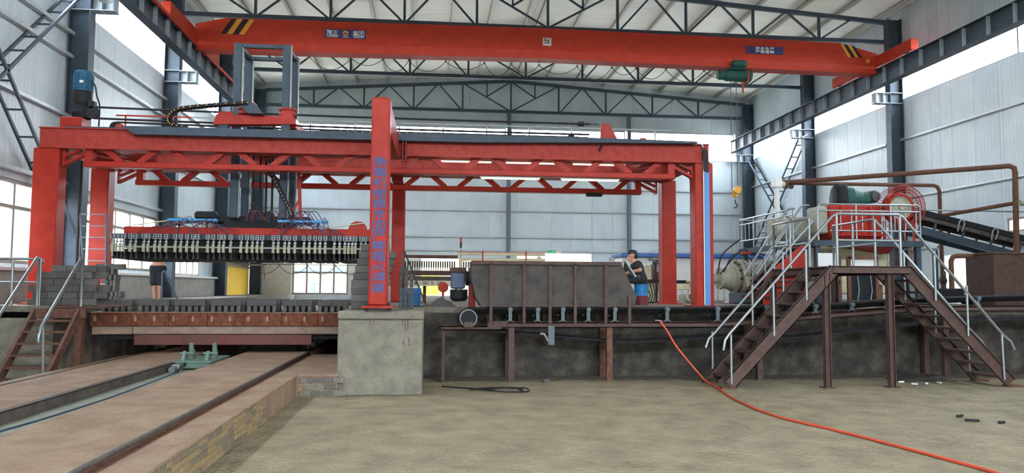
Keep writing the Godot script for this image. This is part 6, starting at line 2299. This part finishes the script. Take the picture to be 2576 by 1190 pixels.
	for i in 6:
		ptb("hose", M.dark, m, curve([V(5.5 + i * 0.07, 1.75, 19.3), V(5.48 + i * 0.09, 1.6 + 0.06 * (i % 2), 19.25), V(5.56 + i * 0.06, 1.45, 19.27), V(5.5 + i * 0.08, 1.3, 19.3)], 5), 0.013, 5)
	var mb := thing("maroon_box", "maroon box with a cream side behind the right red posts", "box", V(5.75, 1.8, 19.3))
	pbx("box", M.maroon, mb, V(5.85, 2.02, 19.35), Vector3(0.4, 0.5, 0.4), 0.02)
	pbx("side_tank", M.cream, mb, V(5.5, 2.02, 19.35), Vector3(0.16, 0.42, 0.3), 0.02)
	pbx("shelf", M.black, mb, V(5.5, 1.83, 19.35), Vector3(1.1, 0.05, 0.4))
	pbx("shelf_leg", M.cream, mb, V(5.2, 1.55, 19.35), Vector3(0.06, 0.56, 0.06))
	b()
	lathe(V(6.42, 1.36, 19.0), Vector3(0.5, 0.4, 0.9), [Vector2(0.07, 0.16), Vector2(0.13, 0.12), Vector2(0.12, 0.02), Vector2(0.15, -0.02), Vector2(0.18, -0.1), Vector2(0, -0.12)], 20)
	cb(V(6.45, 1.28, 19.1), Vector3(0.3, 0.04, 0.2), 0.01)
	tag(fin("air_blower", M.machine), "grey snail shaped blower on the deck between the right red posts", "blower")
	# pedestal fan
	var fan := thing("pedestal_fan", "round wire cage fan behind the seated person", "fan", V(5.75, DECK, 18.6))
	b()
	for k in 3:
		var ring := []
		for i in 29:
			var a := TAU * i / 28
			var r: float = [0.3, 0.2, 0.1][k]
			ring.append(V(5.55 + r * cos(a), 2.28 + r * sin(a), 18.56 - (0.3 - r) * 0.3))
		tb(ring, 0.004, 5)
	for i in 24:
		var a := TAU * i / 24
		tb([V(5.55 + 0.04 * cos(a), 2.28 + 0.04 * sin(a), 18.47), V(5.55 + 0.22 * cos(a), 2.28 + 0.22 * sin(a), 18.5), V(5.55 + 0.3 * cos(a), 2.28 + 0.3 * sin(a), 18.56)], 0.0018, 4)
	fin("cage", M.greybl, fan)
	b()
	for i in 3:
		var a := TAU * i / 3 + 0.4
		prism([V(5.55, 2.28, 18.6), V(5.55 + 0.24 * cos(a), 2.28 + 0.24 * sin(a), 18.58), V(5.55 + 0.25 * cos(a + 0.5), 2.28 + 0.25 * sin(a + 0.5), 18.62)], Vector3(0, 0, -0.01))
	fin("blade", M.grey, fan)
	pcy("motor", M.dark, fan, V(5.55, 2.28, 18.62), V(5.55, 2.28, 18.8), 0.07)
	pcy("pole", M.dark, fan, V(5.55, DECK, 18.7), V(5.55, 2.24, 18.7), 0.025)
	pcy("base", M.dark, fan, V(5.55, DECK, 18.7), V(5.55, DECK + 0.04, 18.7), 0.22)
	# low white cabin with a blue roof edge
	var w := thing("white_cabin", "low white cabin with a blue roof edge near the back wall", "cabin", V(8.4, DECK, 24.5))
	pbx("wall_sheet", M.white, w, V(8.4, 2.26, 24.6), Vector3(4.8, 0.72, 1.2))
	pbx("roof_edge", M.bluetrim, w, V(8.4, 2.69, 24.55), Vector3(4.9, 0.13, 1.4), 0.02)
	pbx("dark_band", M.black, w, V(8.4, 1.855, 24.6), Vector3(4.8, 0.09, 1.18))
	for i in 24:
		pbx("slat", M.white, w, V(6.1 + i * 0.2, 1.53, 24.1), Vector3(0.17, 0.54, 0.02))
	pbx("slat_rail", M.grey, w, V(8.4, 1.53, 24.15), Vector3(4.8, 0.06, 0.04))
	# exit sign and emergency light
	b()
	cb(V(5.75, 3.42, 37.02), Vector3(0.3, 0.14, 0.04), 0.005)
	var ex := fin("exit_sign", M.exit)
	b()
	bx(V(5.72, 3.42, 36.996), Vector3(0.03, 0.07, 0.004))
	bx(V(5.75, 3.4, 36.996), Vector3(0.06, 0.02, 0.004), Basis(Vector3.BACK, 0.6))
	bx(V(5.82, 3.42, 36.996), Vector3(0.05, 0.08, 0.004))
	fin("pictogram", M.white, ex)
	tag(ex, "green running-man exit sign above the back doorway", "sign")
	var el := thing("emergency_light", "white twin emergency light beside the green exit sign", "lamp", V(6.1, 3.36, 37.0))
	pbx("case", M.white, el, V(6.1, 3.38, 37.0), Vector3(0.26, 0.12, 0.06), 0.01)
	for x in [6.04, 6.17]:
		pcy("lamp_head", M.white, el, V(x, 3.5, 36.98), V(x, 3.5, 36.93), 0.05, -1, 14)
	# cable line with drooping loops at the back left
	var cl := thing("cable_line", "thin rod with drooping black cable in front of the back window", "cable", V(-5, 2.6, 34))
	pcy("rod", M.dark, cl, V(-8.47, 2.6, 34), V(-2.0, 2.56, 34), 0.014, -1, 6)
	for i in 5:
		ptb("cable_loop", M.brown, cl, sag(V(-7.8 + i * 1.2, 2.55, 34), V(-6.6 + i * 1.2, 2.53, 34), 0.36, 10), 0.014, 5)
		pbx("hanger", M.dark, cl, V(-6.6 + i * 1.2, 2.56, 34), Vector3(0.03, 0.08, 0.03))
	b()
	bx(V(-7.96, 2.6, 35.6), Vector3(1.0, 0.08, 0.06))
	bar(V(-7.6, 2.58, 35.6), V(-7.5, 1.95, 35.6), 0.06, 0.08)
	tag(fin("brown_bracket", M.frame), "brown bracket hanging beside the yellow door", "bracket")
	b()
	cb(V(3.66, 3.76, 17.2), Vector3(0.36, 0.08, 0.14), 0.01)
	tag(fin("junction_box", M.dark), "small dark box under the rear gantry truss", "box")

# ---------------------------------------------------------------- outside the windows
func build_outside() -> void:
	b()
	bx(V(3, 0.55, 47.4), Vector3(44, 1.1, 20))
	bx(V(-20.7, 0.55, 27), Vector3(24, 1.1, 24))
	struct(fin("floor_terrace", M.yard), "pale terrace behind the hall")
	b()
	cb(V(3, 2.8, 46), Vector3(40, 3.4, 0.3), 0.02)
	tag(fin("yard_wall", M.outwall), "cream yard wall outside the back windows", "wall")
	for i in 4:
		b()
		cb(V(-0.35 + i * 0.5, 1.75, 43.0), Vector3(0.47, 1.3, 0.05), 0.01)
		tag(fin("fence_panel", M.outyel if i < 2 else M.outwall), ["bright yellow fence panel outside, leftmost", "bright yellow fence panel outside, second from left", "cream fence panel outside beside the yellow ones", "cream fence panel outside, rightmost"][i], "fence panel")
	var aw := thing("blue_awning", "pale blue scalloped awning outside the back window", "awning", V(-6, 2.5, 44))
	for i in 14:
		b()
		cb(V(-9.2 + i * 0.5, 2.65, 44), Vector3(0.48, 0.3, 0.04), 0.01)
		prism([V(-9.44 + i * 0.5, 2.5, 43.98), V(-8.96 + i * 0.5, 2.5, 43.98), V(-9.08 + i * 0.5, 2.42, 43.98), V(-9.2 + i * 0.5, 2.4, 43.98), V(-9.32 + i * 0.5, 2.42, 43.98)], Vector3(0, 0, -0.04))
		fin("scallop", M.outblue, aw)
	for x in [-9.3, -6.0, -2.6]:
		pcy("pole", M.grey, aw, V(x, 1.1, 44.1), V(x, 2.8, 44.1), 0.03, -1, 8)
	for i in 2:
		var x: float = [-6.1, -5.05][i]
		var g := thing("gas_cylinder", ["blue gas cylinder with a white shoulder outside, the left one", "blue gas cylinder outside, the right one"][i], "cylinder", V(x, 1.1, 40.5))
		b()
		lathe(V(x, 1.1, 40.5), Vector3.UP, [Vector2(0, 0), Vector2(0.13, 0), Vector2(0.13, 0.9), Vector2(0.08, 1.02), Vector2(0.04, 1.06), Vector2(0, 1.06)], 18)
		fin("bottle", M.outblue, g)
		pcy("band", M.white, g, V(x, 1.85, 40.5), V(x, 1.93, 40.5), 0.134, -1, 18)
		pcy("valve", M.grey, g, V(x, 2.16, 40.5), V(x, 2.28, 40.5), 0.03, -1, 8)
	var rf := thing("yard_railing", "thin white railing outside around the gas cylinders", "railing", V(-5.5, 1.1, 40.2))
	for y in [1.35, 1.65]:
		pcy("rail", M.white, rf, V(-6.6, y, 40.2), V(-4.2, y, 40.2), 0.02, -1, 6)
	for x in [-6.6, -5.8, -5.0, -4.2]:
		pcy("post", M.white, rf, V(x, 1.1, 40.2), V(x, 1.7, 40.2), 0.02, -1, 6)
	var hb := thing("yard_house", "cream house outside the left windows", "house", V(-17, 0, 24))
	pbx("wall", M.outwall, hb, V(-17, 3.6, 22), Vector3(4, 5.0, 26), 0.02)
	for z in [15.0, 19.0, 23.0, 27.0]:
		var wn := pbx("window", M.white, hb, V(-14.97, 3.2, z), Vector3(0.08, 1.1, 1.3))
		pbx("pane", M.glass, wn, V(-14.92, 3.2, z), Vector3(0.02, 0.9, 1.1))
	b()
	cb(V(21.5, 2.6, 24), Vector3(0.3, 5.2, 30), 0.02)
	tag(fin("boundary_wall", M.outwall), "cream boundary wall outside the right opening", "wall")
